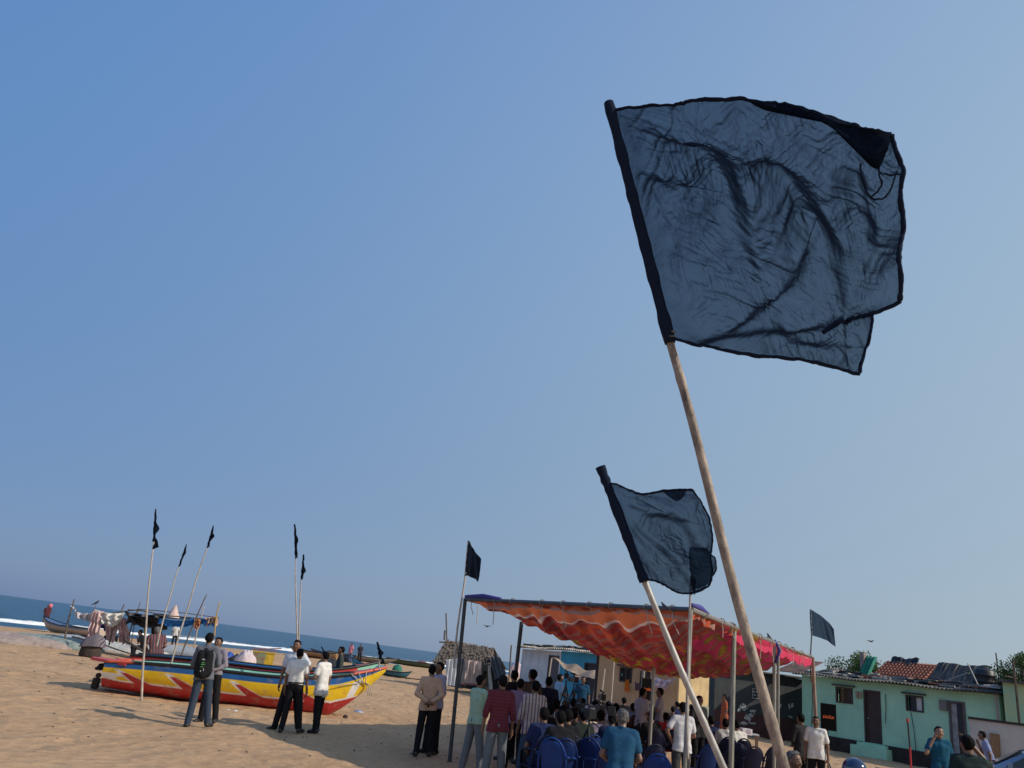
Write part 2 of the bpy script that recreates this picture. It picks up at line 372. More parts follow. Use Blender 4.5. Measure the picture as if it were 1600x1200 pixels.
def joints(pose, arms, lean, spread=.1, step=0.0, headturn=(0, 0), twist=0):
    J = {}
    dz = -.44 if pose == 'sit' else 0
    for s, sg in (('R', 1), ('L', -1)):
        el, wr = ARM[arms[0] if s == 'R' else arms[1]]
        J['sh'+s] = (.172*sg, 0, 1.395); J['el'+s] = (el[0]*sg, el[1], el[2]); J['wr'+s] = (wr[0]*sg, wr[1], wr[2])
    J['neck'] = (0, -.005, 1.43); J['head'] = (headturn[0]*.02, .02+headturn[1]*.02, 1.585); J['chest'] = (0, 0, 1.30); J['waist'] = (0, 0, 1.08)
    piv = (0, 0, .93)
    for k in list(J):
        p = J[k]
        y, z = p[1]-piv[1], p[2]-piv[2]
        J[k] = (p[0], y*math.cos(lean)+z*math.sin(lean), piv[2]+z*math.cos(lean)-y*math.sin(lean)+dz)
    J['pel'] = (0, 0, .93+dz)
    for s, sg in (('R', 1), ('L', -1)):
        J['hip'+s] = (.085*sg, 0, .90+dz)
        if pose == 'sit':
            J['kn'+s] = (.12*sg+.02, .43, .51); J['an'+s] = (.12*sg, .40+.04*sg, .085); J['to'+s] = (.14*sg, .55+.04*sg, .035)
        else:
            q = step*sg; J['kn'+s] = ((.085+spread*.3)*sg, q*.55+.02, .49); J['an'+s] = ((.085+spread*.6)*sg, q, .085); J['to'+s] = ((.10+spread*.9)*sg, q+.15, .035)
    return J
def tv(a, b, t): return tuple(a[i]+(b[i]-a[i])*t for i in range(3))
def off(p, x=0, y=0, z=0): return (p[0]+x, p[1]+y, p[2]+z)
_pc = {}
def body_parts(key, pose, arms, lean, step, spread, sleeve, hem, h, bulk, style, seed, fingers):
    if key in _pc: return _pc[key]
    J = joints(pose, arms, lean, spread, step); out = {}
    hd = Vector(J['head']); nk = J['neck']; ch = J['chest']; wa = J['waist']; pe = J['pel']; B = bulk
    torso = lambda g: [(off(ch, -.085), off(wa, -.065), .098*B+g, .09*B+g), (off(ch, .085), off(wa, .065), .098*B+g, .09*B+g), (off(wa, 0, .01), off(ch, 0, .015), .10*B+g, .105*B+g),
        (off(J['shL'], .02, -.005, .002), off(J['shR'], -.02, -.005, .002), .055+g, .055+g), (off(nk, -.03, -.01, -.02), off(J['shL'], .05), .045+g, .045+g), (off(nk, .03, -.01, -.02), off(J['shR'], -.05), .045+g, .045+g),
        (off(wa, -.06), off(pe, -.07), .09*B+g, .10*B+g), (off(wa, .06), off(pe, .07), .09*B+g, .10*B+g)]
    P = torso(-.014)
    P += [(off(tuple(hd), 0, -.022, .028), off(tuple(hd), 0, .018, .03), .073, .071, .03), (off(tuple(hd), 0, .02, -.005), off(tuple(hd), 0, .04, -.078), .062, .040, .03),
          (off(tuple(hd), -.028, .045, -.02), off(tuple(hd), .028, .045, -.02), .04, .04, .02), (off(tuple(hd), 0, .088, .012), off(tuple(hd), 0, .104, -.022), .010, .014, .012),
          (off(tuple(hd), -.074, .0, -.002), off(tuple(hd), -.076, -.004, -.03), .016, .010, .012), (off(tuple(hd), .074, .0, -.002), off(tuple(hd), .076, -.004, -.03), .016, .010, .012),
          (nk, off(tuple(hd), 0, -.015, -.06), .052, .054, .03)]
    fing = MB()
    for s, sg in (('R', 1), ('L', -1)):
        sh, el, wr = J['sh'+s], J['el'+s], J['wr'+s]
        P += [(sh, el, .047, .037, .025), (el, wr, .037, .026, .02)]
        dv = (Vector(wr)-Vector(el)).normalized(); hnd = Vector(wr)+dv*.075
        P += [(wr, tuple(hnd), .025, .03, .02)]
        if fingers:
            inn = Vector((-sg, 0, 0)); inn = (inn-dv*inn.dot(dv)).normalized(); fw = dv.cross(inn)*(1 if sg > 0 else -1)
            if fw.y < 0 and abs(dv.y) < .6: fw = -fw
            for i, L in enumerate((.066, .076, .071, .055)):
                b0 = hnd+dv*.015+fw*(.024-.016*i)
                fing.tube([b0, b0+dv*L*.45+inn*.006, b0+dv*L*.75+inn*.02, b0+dv*L*.95+inn*.036], [.0088, .0082, .0072, .005], 6)
            b0 = Vector(wr)+dv*.03+fw*.022
            fing.tube([b0, b0+fw*.026+dv*.022+inn*.008, b0+fw*.032+dv*.05+inn*.02], [.0115, .010, .007], 6)
        P += [(J['hip'+s], J['kn'+s], .082, .052, .03), (J['kn'+s], J['an'+s], .052, .034, .03), (off(J['an'+s], 0, -.02, -.03), J['to'+s], .036, .03, .02)]
    P += [(off(pe, -.06), off(pe, .06), .09, .09)]
    v, f = sdf(P, h, .03)
    if fing.v:
        k = len(v); v = np.vstack([v, np.array(fing.v)])
        ff = [(*q, q[-1]) if len(q) == 3 else q for q in fing.f]
        quads = [tuple(i+k for i in q) for q in ff if len(q) == 4]
        for q in ff:
            if len(q) == 6: quads += [tuple(q[i]+k for i in (0, 1, 2, 3)), tuple(q[i]+k for i in (0, 3, 4, 5))]
        f = np.vstack([f, np.array(quads)])
    out['body'] = (v, f)
    # shirt
    g = .013
    Q = torso(g)
    slf = {'short': .62, 'long': 1, 'none': 0, 'roll': 1}[sleeve]
    for s in 'RL':
        sh, el, wr = J['sh'+s], J['el'+s], J['wr'+s]
        if slf: Q.append((sh, tv(sh, el, min(slf, 1)), .047+g, .043+g+.008*(slf < 1), .02))
        if sleeve == 'long': Q.append((el, tv(el, wr, .95), .037+g, .033+g*.8, .015))
        if sleeve == 'roll': Q.append((el, tv(el, wr, .25), .037+g, .040+g, .015))
    hz = hem + (-.44 if pose == 'sit' else 0)
    if style != 'tuck': Q += [(off(pe, -.075), off(pe, -.085, 0, -.10), .10*B+g+.006, .105*B+g+.008), (off(pe, .075), off(pe, .085, 0, -.10), .10*B+g+.006, .105*B+g+.008)]
    if pose == 'sit' and style != 'tuck': Q += [(J['hipL'], tv(J['hipL'], J['knL'], .3), .1, .1), (J['hipR'], tv(J['hipR'], J['knR'], .3), .1, .1)]
    # collar ring
    for i in range(8):
        a0, a1 = 2*math.pi*i/8, 2*math.pi*(i+1)/8; c0 = lambda a: (nk[0]+.062*math.cos(a), nk[1]+.004+.062*math.sin(a), nk[2]+.028-.012*math.sin(a))
        Q.append((c0(a0), c0(a1), .013, .013, .008))
    out['shirt'] = sdf(Q, h, .03, cut=lambda X, Y, Z: (hz-Z)+.01*np.sin(9*X+seed) + 0*Y, noise=folds(.0065, seed))
    # trousers or wrap
    tz = pe[2]+.085
    if style in ('wrap', 'sari'):
        Q = [(off(pe, -.07, 0, .02), off(pe, .07, 0, .02), .125, .125)]
        if pose == 'sit': Q += [(J['hip'+s], J['kn'+s], .12, .09) for s in 'RL']+[(J['kn'+s], off(J['an'+s], 0, 0, .02), .09, .11) for s in 'RL']+[(J['knL'], J['knR'], .08, .08)]
        else: Q += [(J['hip'+s], off(J['an'+s], 0, 0, .05), .115, .115) for s in 'RL']+[(off(pe, 0, 0, -.1), (0, .03, .15), .1, .12)]
        out['wrap'] = sdf(Q, h, .06, cut=lambda X, Y, Z: np.maximum(.06-Z, Z-tz)+0*X, noise=folds(.011, seed, .25))
    else:
        Q = [(off(pe, -.062), off(pe, .062), .107*B+.004, .107*B+.004)]
        for s in 'RL': Q += [(J['hip'+s], J['kn'+s], .094, .073, .02), (J['kn'+s], off(J['an'+s], 0, .01, -.01), .073, .062, .02)]
        out['trousers'] = sdf(Q, h, .03, cut=lambda X, Y, Z: np.maximum(.045-Z, Z-tz)+0*X, noise=folds(.006, seed+2, 1.3))
    for s in 'RL': out['shoe'+s] = sdf([(off(J['an'+s], 0, -.035, -.025), off(J['to'+s], 0, .0, .008), .046, .041, .02)], min(h, .016), .015, cut=lambda X, Y, Z: .003-Z+0*X+0*Y)
    # hair
    Q = [(off(tuple(hd), 0, -.028, .036), off(tuple(hd), 0, .016, .044), .079, .076, .03), (off(tuple(hd), 0, -.035, .0), off(tuple(hd), 0, -.03, -.03), .070, .055, .03)]
    if style == 'sari': Q.append((off(tuple(hd), 0, -.085, -.02), off(tuple(hd), 0, -.10, -.05), .045, .04, .02))
    hx, hy, hz_ = hd
    def hcut(X, Y, Z):
        fr = np.minimum((Y-hy-.022), (hz_+.062-Z)+.35*(Y-hy-.02))*.8
        side = np.minimum(np.abs(X-hx)-.045 + 0*Y, np.minimum(hz_+.012-Z, Y-hy+.012)) + 0*X
        return np.maximum(fr, side)
    out['hair'] = sdf(Q, min(h, .013), .02, cut=hcut, noise=lambda X, Y, Z: .007*np.sin(95*X+sin3(Z*60))*np.sin(90*Y+seed+2*np.sin(40*X))*np.sin(88*Z)+.005*np.sin(31*X+seed)*np.sin(37*Z+29*Y))
    eyes = MB()
    for sg in (-1, 1):
        eyes.ball((hd.x+.031*sg, hd.y+.083, hd.z+.008), .0105, 6); eyes.tube([(hd.x+.014*sg, hd.y+.088, hd.z+.031), (hd.x+.05*sg, hd.y+.078, hd.z+.028)], .005, 5)
    if seed % 2 > .9: eyes.tube([(hd.x-.026, hd.y+.084, hd.z-.040), (hd.x, hd.y+.094, hd.z-.036), (hd.x+.026, hd.y+.084, hd.z-.040)], .007, 5)
    out['face_features'] = eyes; out['J'] = J
    mo = MB().tube([(hd.x-.022, hd.y+.074, hd.z-.056), (hd.x, hd.y+.082, hd.z-.055), (hd.x+.022, hd.y+.074, hd.z-.056)], .005, 5)
    out['mouth'] = mo
    if style == 'tuck': out['belt'] = MB().grid(lambda u, v: Vector((pe[0]+.185*B*math.cos(u*2*math.pi), pe[1]+.128*B*math.sin(u*2*math.pi), pe[2]+.055+.032*v)), 28, 1)
    for k in list(out):
        if k in ('J',): continue
        if isinstance(out[k], MB):
            me = bpy.data.meshes.new(k); me.from_pydata(out[k].v, [], out[k].f); me.polygons.foreach_set('use_smooth', [True]*len(me.polygons)); me.materials.append(None); out[k] = me
        else:
            me = np_mesh(k, *out[k]); me.materials.append(None); out[k] = me
    _pc[key] = out; return out
def plumb(e, face):
    # people out on the sloping beach stand with their weight to the seaward side
    az = math.degrees(math.atan2(e.location.x, e.location.y)); t = max(0, min(1, (3-az)/25))*R(7.5)
    e.rotation_euler = (Matrix.Rotation(-t, 3, 'Y') @ Matrix.Rotation(R(face), 3, 'Z')).to_euler()
def sin3(z): return 3*np.sin(z)
def person(pos, face, label, shirt, legs, pose='stand', arms=('down', 'down'), lean=0.0, step=0.04, spread=.1, sleeve='short', hem=.80, size=1.0, bulk=.90, style='untuck',
           skin='a', hair='black', seed=None, res=.02, fingers=True, group=None, sink=0.0, wide=1.0):
    """face: heading in degrees, 0 looks away from the camera along +Y, 180 looks at the camera, 90 looks to -X"""
    seed = seed if seed is not None else round(random.random()*6, 2)
    key = (pose, arms, round(lean, 2), step, spread, sleeve, hem, res, bulk, style, round(seed, 2), fingers)
    o = body_parts(key, pose, arms, lean, step, spread, sleeve, hem, res, bulk, style, seed, fingers)
    e = empty('person', (pos[0], pos[1], pos[2]-sink), R(face), label, 'person', group); e.scale = (size*wide*.955, size*.97, size)
    plumb(e, face)
    def put(k, m):
        b = bpy.data.objects.new('shoe' if k.startswith('shoe') else k, o[k]); link(b, e); b.material_slots[0].link = 'OBJECT'; b.material_slots[0].material = m; return b
    put('body', SKIN[skin]); put('shirt' if style != 'sari' else 'shirt', shirt)
    put('wrap' if style in ('wrap', 'sari') else 'trousers', legs); put('shoeR', SHOE); put('shoeL', SHOE)
    if hair: put('hair', HAIR[hair])
    put('face_features', EYE); put('mouth', LIP)
    if 'belt' in o: put('belt', BELT)
    e['_J'] = 0; del e['_J']
    return e, o['J']

# ---------------------------------------------------------------- flags
def sheer_material(name, a0, col=(.014, .024, .050)):
    m = bpy.data.materials.new(name); m.use_nodes = True; n, l = m.node_tree.nodes, m.node_tree.links; n.remove(n['Principled BSDF'])
    d = n.new('ShaderNodeBsdfDiffuse'); d.inputs[0].default_value = (*col, 1); t = n.new('ShaderNodeBsdfTranslucent'); t.inputs[0].default_value = (col[0]*1.3, col[1]*1.3, col[2]*1.3, 1)
    a = n.new('ShaderNodeMixShader'); l.new(d.outputs[0], a.inputs[1]); l.new(t.outputs[0], a.inputs[2])
    gl = n.new('ShaderNodeBsdfSheen') if hasattr(bpy.types, 'ShaderNodeBsdfSheen') else n.new('ShaderNodeBsdfGlossy')
    gl.inputs[0].default_value = (.10, .12, .16, 1); gl.inputs['Roughness'].default_value = .5
    a2 = n.new('ShaderNodeMixShader'); a2.inputs[0].default_value = .18; l.new(a.outputs[0], a2.inputs[1]); l.new(gl.outputs[0], a2.inputs[2])
    tc = n.new('ShaderNodeTexCoord'); nz = n.new('ShaderNodeTexNoise'); nz.inputs['Scale'].default_value = 14; nz.inputs['Detail'].default_value = 8; l.new(tc.outputs['Object'], nz.inputs['Vector'])
    bp = n.new('ShaderNodeBump'); bp.inputs['Strength'].default_value = .5; bp.inputs['Distance'].default_value = .03; l.new(nz.outputs[0], bp.inputs['Height'])
    g = n.new('ShaderNodeNewGeometry'); dt = n.new('ShaderNodeVectorMath'); dt.operation = 'DOT_PRODUCT'; l.new(bp.outputs[0], dt.inputs[0]); l.new(g.outputs['Incoming'], dt.inputs[1])
    ab = n.new('ShaderNodeMath'); ab.operation = 'ABSOLUTE'; l.new(dt.outputs['Value'], ab.inputs[0])
    mx = n.new('ShaderNodeMath'); mx.operation = 'MAXIMUM'; mx.inputs[1].default_value = .08; l.new(ab.outputs[0], mx.inputs[0])
    dv = n.new('ShaderNodeMath'); dv.operation = 'DIVIDE'; dv.inputs[0].default_value = 1; l.new(mx.outputs[0], dv.inputs[1])    # path length through tilted cloth
    pw = n.new('ShaderNodeMath'); pw.operation = 'POWER'; pw.inputs[0].default_value = a0; l.new(dv.outputs[0], pw.inputs[1])    # transmission
    tr = n.new('ShaderNodeBsdfTransparent'); tr.inputs[0].default_value = (.74, .88, 1, 1)
    ms = n.new('ShaderNodeMixShader'); l.new(pw.outputs[0], ms.inputs[0]); l.new(a2.outputs[0], ms.inputs[1]); l.new(tr.outputs[0], ms.inputs[2]); l.new(ms.outputs[0], n['Material Output'].inputs[0])
    return m
SHEER = sheer_material('sheer_black_cloth', .21)
SHEER2 = sheer_material('sheer_double_cloth', .16)
HEM = mat('folded_black_cloth', (.011, .017, .036), .95, spec=.1)
FLAGM = mat('black_flag_cloth', (.009, .013, .023), .9, spec=.1, var=.3, scale=6, trans=.25, tcol=(.02, .03, .05))
BAMBOO = mat('bamboo', (.43, .34, .27), .6, var=.5, scale=5, bump=.3, bscale=25, col2=(.11, .08, .065), stretch=(4, 4, 1.8))
PALEPOLE = mat('pale_pole', (.55, .47, .40), .55, var=.45, scale=5, stretch=(4, 4, 1), bump=.2, bscale=20)
def bamboo(mb, a, b, r0, r1, n=60, node=.38, nn=10, bow=0.0):
    a, b = Vector(a), Vector(b); L = (b-a).length; d = (b-a)/L; side = d.cross(Vector((0, 1, 0))).normalized(); pts = []; rs = []
    for i in range(n+1):
        t = i/n; s = t*L; k = abs(((s/node+.37) % 1)-.5)*2
        pts.append(a+(b-a)*t + side*(bow*math.sin(math.pi*t)+.006*math.sin(s*3.1)) + Vector((0, .004*math.sin(s*5), 0))); rs.append((r0+(r1-r0)*t)*(1+(.13 if k > .94 else 0)))
    return mb.tube(pts, rs, nn)
WIND = Vector((.85, -.53, 0)).normalized()
def inside(px, py, poly):
    c = np.zeros(px.shape, bool); n = len(poly); j = n-1
    for i in range(n):
        xi, yi = poly[i]; xj, yj = poly[j]
        m = ((yi > py) != (yj > py)) & (px < (xj-xi)*(py-yi)/(yj-yi+1e-12)+xi); c ^= m; j = i
    return c
def spline(pts, k=8):
    out = []
    P = [pts[0]]+list(pts)+[pts[-1]]
    for i in range(1, len(P)-2):
        for q in range(k):
            t = q/k; a, b, c, d = (np.array(P[i+j-1], float) for j in range(4))
            out.append(tuple(.5*((2*b)+(-a+c)*t+(2*a-5*b+4*c-d)*t*t+(-a+3*b-3*c+d)*t**3)))
    out.append(tuple(map(float, pts[-1]))); return out
def pdist(X, Y, line):
    """distance to a polyline, with the sign of the side and the run along it"""
    best = np.full(X.shape, 1e9); sg = np.zeros(X.shape); run = np.zeros(X.shape); tot = sum(math.dist(line[i], line[i+1]) for i in range(len(line)-1)); acc = 0
    for i in range(len(line)-1):
        a, b = np.array(line[i], float), np.array(line[i+1], float); ab = b-a; L = np.hypot(*ab)
        t = np.clip(((X-a[0])*ab[0]+(Y-a[1])*ab[1])/(L*L), 0, 1); dx = X-a[0]-t*ab[0]; dy = Y-a[1]-t*ab[1]; d = np.hypot(dx, dy); m = d < best
        best[m] = d[m]; sg[m] = np.sign(ab[0]*dy-ab[1]*dx)[m]; run[m] = ((acc+t*L)/tot)[m]; acc += L
    return best, sg, run
def big_flag(name, label, foot, low, high, YY, outline, ridges, hems, flaps, r0, r1, polemat, scale, wr, step=2.5, seed=1, sleeve_r=.02, fine=1.0, group=None, depth=1.0, wind=WIND):
    """pole through three points; the cloth lies in the upright plane through the hoist along the wind"""
    P0, P1, P2 = AT(*foot, YY[0]), AT(*low, YY[1]), AT(*high, YY[2])
    d = (P2-P1).normalized(); gp_ = P1 - d*((P1.z+.02)/d.z) if foot is None else P0-(P1-P0)*((P0.z+.3)/(P1.z-P0.z))
    e = empty(name, (gp_.x, gp_.y, 0), 0, label, 'flag', group); inv = Matrix.Translation(-Vector((gp_.x, gp_.y, 0)))
    loc = lambda p: inv @ p
    mb = MB(); bamboo(mb, loc(gp_), loc(P1), r0, (r0+r1)/2, 90); bamboo(mb, loc(P1), loc(P2+d*.01), (r0+r1)*.42, r1*.8, 40); mb.build('pole', polemat, e, True)
    nrm = d.cross(wind).normalized()
    if nrm.y > 0: nrm = -nrm         # towards the camera side
    ol = spline(outline, 6); xs = np.arange(min(p[0] for p in ol)-2, max(p[0] for p in ol)+3, step); ys = np.arange(min(p[1] for p in ol)-2, max(p[1] for p in ol)+3, step)
    X, Y = np.meshgrid(xs, ys); ins = inside(X, Y, ol)
    def height(X, Y):
        H = np.zeros(X.shape)
        for line, A, w in ridges:
            dd, sg, run = pdist(X, Y, spline(line, 4)); wob = 1+.35*np.sin(run*17+A*9)
            H += A*np.tanh(sg*dd/(w*wob))*np.exp(-(dd/(w*7))**2)*np.sin(math.pi*np.clip(run*.94+.03, 0, 1))**.6
        a = fbm(X/(70*scale), Y/(70*scale), seed, 3)-.45; H += .12*a*depth
        wx = X+13*scale*(fbm(X/(90*scale), Y/(90*scale), seed+61, 3)-.45); wy = Y+13*scale*(fbm(X/(90*scale), Y/(90*scale), seed+77, 3)-.45)
        for k, (ang_, per, ln, am, ms_) in enumerate(((24, 15, 95, .020, 110), (68, 12, 80, .017, 90), (118, 16, 90, .016, 100), (48, 7, 40, .008, 70), (150, 7, 36, .007, 70), (92, 5, 30, .005, 60), (38, 4.5, 70, .006, 80), (75, 4, 60, .0055, 90), (12, 4.5, 55, .0055, 80))):
            c_, s_ = math.cos(R(ang_)), math.sin(R(ang_)); u = wx*c_+wy*s_; v = -wx*s_+wy*c_
            q = 1-np.abs(2*fbm(v/(per*scale), u/(ln*scale), seed+9+k*7, 2)-.75)*2.6; mk = sst((fbm(X/(ms_*scale), Y/(ms_*scale), seed+90+k*5, 2)-.34)/.22)
            H += fine*am*np.clip(q, -.6, 1)*mk
        return H
    c0 = P1
    def pos(x, y, h): return PLN(x, y, c0, nrm)+nrm*h
    hoist = lambda x, y: pdist(np.array([x*1.0]), np.array([y*1.0]), [low, high])[0][0]
    H = height(X, Y)
    hd, _, _ = pdist(X, Y, [low, high]); H = H*sst(hd/(60*scale))
    V = []; idx = -np.ones(X.shape, int)
    cell = ins[:-1, :-1] & ins[1:, :-1] & ins[:-1, 1:] & ins[1:, 1:]
    use = np.zeros(X.shape, bool); use[:-1, :-1] |= cell; use[1:, :-1] |= cell; use[:-1, 1:] |= cell; use[1:, 1:] |= cell
    for i, j in np.argwhere(use): idx[i, j] = len(V); V.append(loc(pos(X[i, j], Y[i, j], H[i, j])))
    F = [(idx[i, j], idx[i+1, j], idx[i+1, j+1], idx[i, j+1]) for i, j in np.argwhere(cell)]
    me = np_mesh('cloth', np.array([tuple(v) for v in V]), np.array(F), SHEER); link(bpy.data.objects.new('cloth', me), e)
    hb = MB()
    for line, w in hems:
        pts = spline(line, 10); q = []
        for k, (x, y) in enumerate(pts):
            hh = float(height(np.array([[x]]), np.array([[y]]))[0, 0])*float(sst(hoist(x, y)/(60*scale))); q.append(loc(pos(x+(fbm(k*.37, 0, seed)-.5)*3.0*scale, y+(fbm(k*.37, 4, seed)-.5)*2.2*scale, hh)))
        hb.tube(q, [w*(.8+.45*float(vnoise(k*.6, 2, seed))) for k in range(len(q))], 6, flat=.7)
    hb.build('hem', HEM, e, True)
    for k, fl in enumerate(flaps):
        fb = MB(); pts = spline(fl+[fl[0]], 4)[:-1]; hx = [float(height(np.array([[x]]), np.array([[y]]))[0, 0]) for x, y in pts]
        cx = sum(p[0] for p in pts)/len(pts); cy = sum(p[1] for p in pts)/len(pts); hm = sum(hx)/len(hx)
        vs = [loc(pos(x, y, h+.012)) for (x, y), h in zip(pts, hx)]+[loc(pos(cx, cy, hm+.05))]+[loc(pos(x, y, h+.009)) for (x, y), h in zip(pts, hx)]+[loc(pos(cx, cy, hm+.047))]
        n = len(pts); fb.add(vs, [(i, (i+1) % n, n) for i in range(n)]+([(n+1+(i+1) % n, n+1+i, 2*n+1) for i in range(n)]+[(i, n+1+i, n+1+(i+1) % n, (i+1) % n) for i in range(n)] if scale > .9 else []))
        fb.build('folded_corner', SHEER2 if scale > .9 else SHEER, e, True)
    sb = MB(); L = (P2-P1).length
    sb.tube([loc(P1+(P2-P1)*t+wind*(.12*sleeve_r)) for t in np.linspace(-.02, 1.01, 50)], [sleeve_r*(.85+.3*float(vnoise(t*24, 3, seed))) for t in np.linspace(0, 1, 50)], 9)
    sb.build('sleeve', HEM, e, True)
    tb = MB()
    for t in (-.015,): tb.tube([loc(P1+(P2-P1)*t + Vector((r0*1.02*math.cos(a), r0*1.02*math.sin(a), .004*a))) for a in np.linspace(0, 12, 30)], .004, 5)
    tb.build('string', mat('string', (.3, .24, .17), .9), e, True)
    return e
big_flag('flag', 'large sheer black flag on a leaning bamboo pole, biggest flag in front', (1225, 1200), (1044, 528), (951, 164), (3.3, 3.3, 3.3),
    [(951, 170), (1000, 168), (1050, 160), (1090, 153), (1150, 152), (1210, 159), (1265, 177), (1320, 195), (1360, 204), (1393, 206), (1400, 235), (1411, 262), (1406, 300), (1411, 345), (1405, 390), (1408, 440), (1406, 468), (1365, 488), (1362, 520), (1351, 560), (1345, 586), (1300, 578), (1250, 569), (1200, 562), (1150, 555), (1100, 542), (1044, 526)],
    [([(1000, 195), (1060, 222), (1105, 230), (1135, 258), (1155, 310), (1165, 370), (1182, 425)], .085, 9), ([(1150, 240), (1210, 252), (1252, 288), (1282, 340), (1306, 388), (1318, 490)], .095, 10),
     ([(1110, 535), (1180, 488), (1235, 445), (1262, 400)], .06, 9), ([(980, 262), (1030, 282), (1075, 296)], .05, 8), ([(1345, 240), (1350, 300), (1362, 350), (1352, 420)], .065, 9), ([(1060, 540), (1130, 530), (1250, 520), (1310, 505), (1365, 488)], .05, 8),
     ([(1210, 480), (1240, 540), (1330, 545)], .04, 7)],
    [([(953, 172), (1000, 168), (1050, 160), (1090, 153), (1150, 152), (1210, 159), (1265, 177), (1320, 195), (1360, 204), (1393, 206)], .010), ([(1393, 206), (1400, 235), (1411, 262), (1406, 300), (1411, 345), (1405, 390), (1408, 440), (1406, 468)], .010),
     ([(1406, 468), (1365, 488), (1325, 502), (1288, 524)], .011), ([(1364, 488), (1360, 520), (1349, 560), (1344, 585)], .007), ([(1345, 586), (1300, 578), (1250, 569), (1200, 562), (1150, 555), (1100, 542), (1044, 526)], .010),
     ([(1345, 258), (1347, 282), (1358, 300), (1378, 302), (1392, 288), (1400, 262)], .004), ([(1386, 225), (1372, 262), (1384, 268), (1410, 268)], .0045), ([(1360, 300), (1376, 285), (1372, 268)], .005)],
    [[(1165, 155), (1210, 161), (1265, 178), (1320, 196), (1360, 205), (1391, 207), (1383, 235), (1371, 262), (1345, 246), (1318, 216), (1285, 196), (1235, 180), (1195, 169)]],
    .0255, .014, BAMBOO, 1.0, .05, step=1.7, seed=11, sleeve_r=.029)
big_flag('flag', 'medium sheer black flag on a slanting silver-grey pole, below the largest flag', (1130, 1200), (1005, 905), (938, 731), (6.5, 6.5, 6.5),
    [(950, 755), (965, 757), (985, 766), (1005, 772), (1035, 767), (1065, 765), (1085, 766), (1095, 785), (1105, 808), (1111, 830), (1110, 862), (1117, 872), (1118, 888), (1113, 900), (1110, 910), (1096, 922), (1080, 927), (1060, 925), (1045, 915), (1030, 908), (1010, 905)],
    [([(970, 790), (1000, 830), (1040, 865), (1070, 900), (1080, 925)], .07, 4), ([(960, 775), (1000, 800), (1040, 808), (1070, 815)], .06, 4), ([(985, 830), (1010, 870), (1050, 905)], .05, 4), ([(1040, 800), (1075, 830), (1090, 870)], .05, 5), ([(1075, 850), (1110, 865)], .05, 4)],
    [([(950, 755), (965, 757), (985, 766), (1005, 772), (1035, 767), (1065, 765), (1085, 766)], .013), ([(1085, 766), (1095, 785), (1105, 808), (1111, 830), (1110, 862), (1109, 908), (1096, 922), (1080, 927)], .010), ([(1080, 927), (1060, 925), (1045, 915), (1030, 908), (1010, 905)], .012), ([(1110, 866), (1117, 872), (1118, 888), (1112, 900)], .008)],
    [[(1035, 768), (1065, 766), (1076, 767), (1058, 783), (1045, 777)], [(1080, 855), (1108, 862), (1109, 905), (1096, 918), (1080, 918), (1077, 890)]],
    .030, .021, mat('silver_pole', (.50, .47, .44), .45, var=.4, scale=4, stretch=(4, 4, 1), metal=.2), .72, .05, step=1.2, seed=31, sleeve_r=.042, depth=1.6, fine=1.5)
def small_flag(foot, low, high, Y, label, fly=.5, hoist_r=.012, droop=.4, amp=.10, seed=0, rad=(.019, .011), group=None, m=None, wind=None, base=None, polemat=None, notch=0.0, td=.10, Yt=None, pole_to=None):
    Yt = Yt or Y
    P1, P2 = AT(*low, Yt), AT(*high, Yt)
    P0 = base if base is not None else AT(*foot, Y)
    e = empty('flag', P0, 0, label, 'flag', group); loc = lambda p: Vector(p)-Vector(P0)
    mb = MB(); bamboo(mb, loc(P0), loc(P1), rad[0], (rad[0]+rad[1])/2, 40, .45, 7, bow=.02); bamboo(mb, loc(P1), loc(P2), (rad[0]+rad[1])/2, rad[1], 14, .45, 7); mb.build('pole', polemat or PALEPOLE, e, True)
    w = wind or WIND; h = P2-P1; L = fly; up = Vector((0, 0, 1)); sd2 = h.normalized().cross(w).normalized()
    def fn(u, v):
        a = amp*(math.sin(u*7+seed)*u + .5*math.sin(u*15+v*3+seed*2)*u) ; s = L*u*(1-.12*v*math.sin(seed+u*2)-notch*abs(v-.5)*u)
        hh = h*(v*(1-td*u))
        return loc(P1)+hh + w*s*math.cos(droop*u*1.2) - up*(s*math.sin(droop)*(.35+.65*u)) + sd2*a + w*.02
    c = MB(); c.grid(fn, 26, 16); o = c.build('cloth', m or FLAGM, e, True)
    s = MB(); s.tube([loc(P1)+h*t+w*hoist_r*.3 for t in np.linspace(-.02, 1.0, 14)], [hoist_r*(1+.3*math.sin(t*30+seed)) for t in np.linspace(0, 1, 14)], 7); s.build('sleeve', HEM, e, True)
    return e

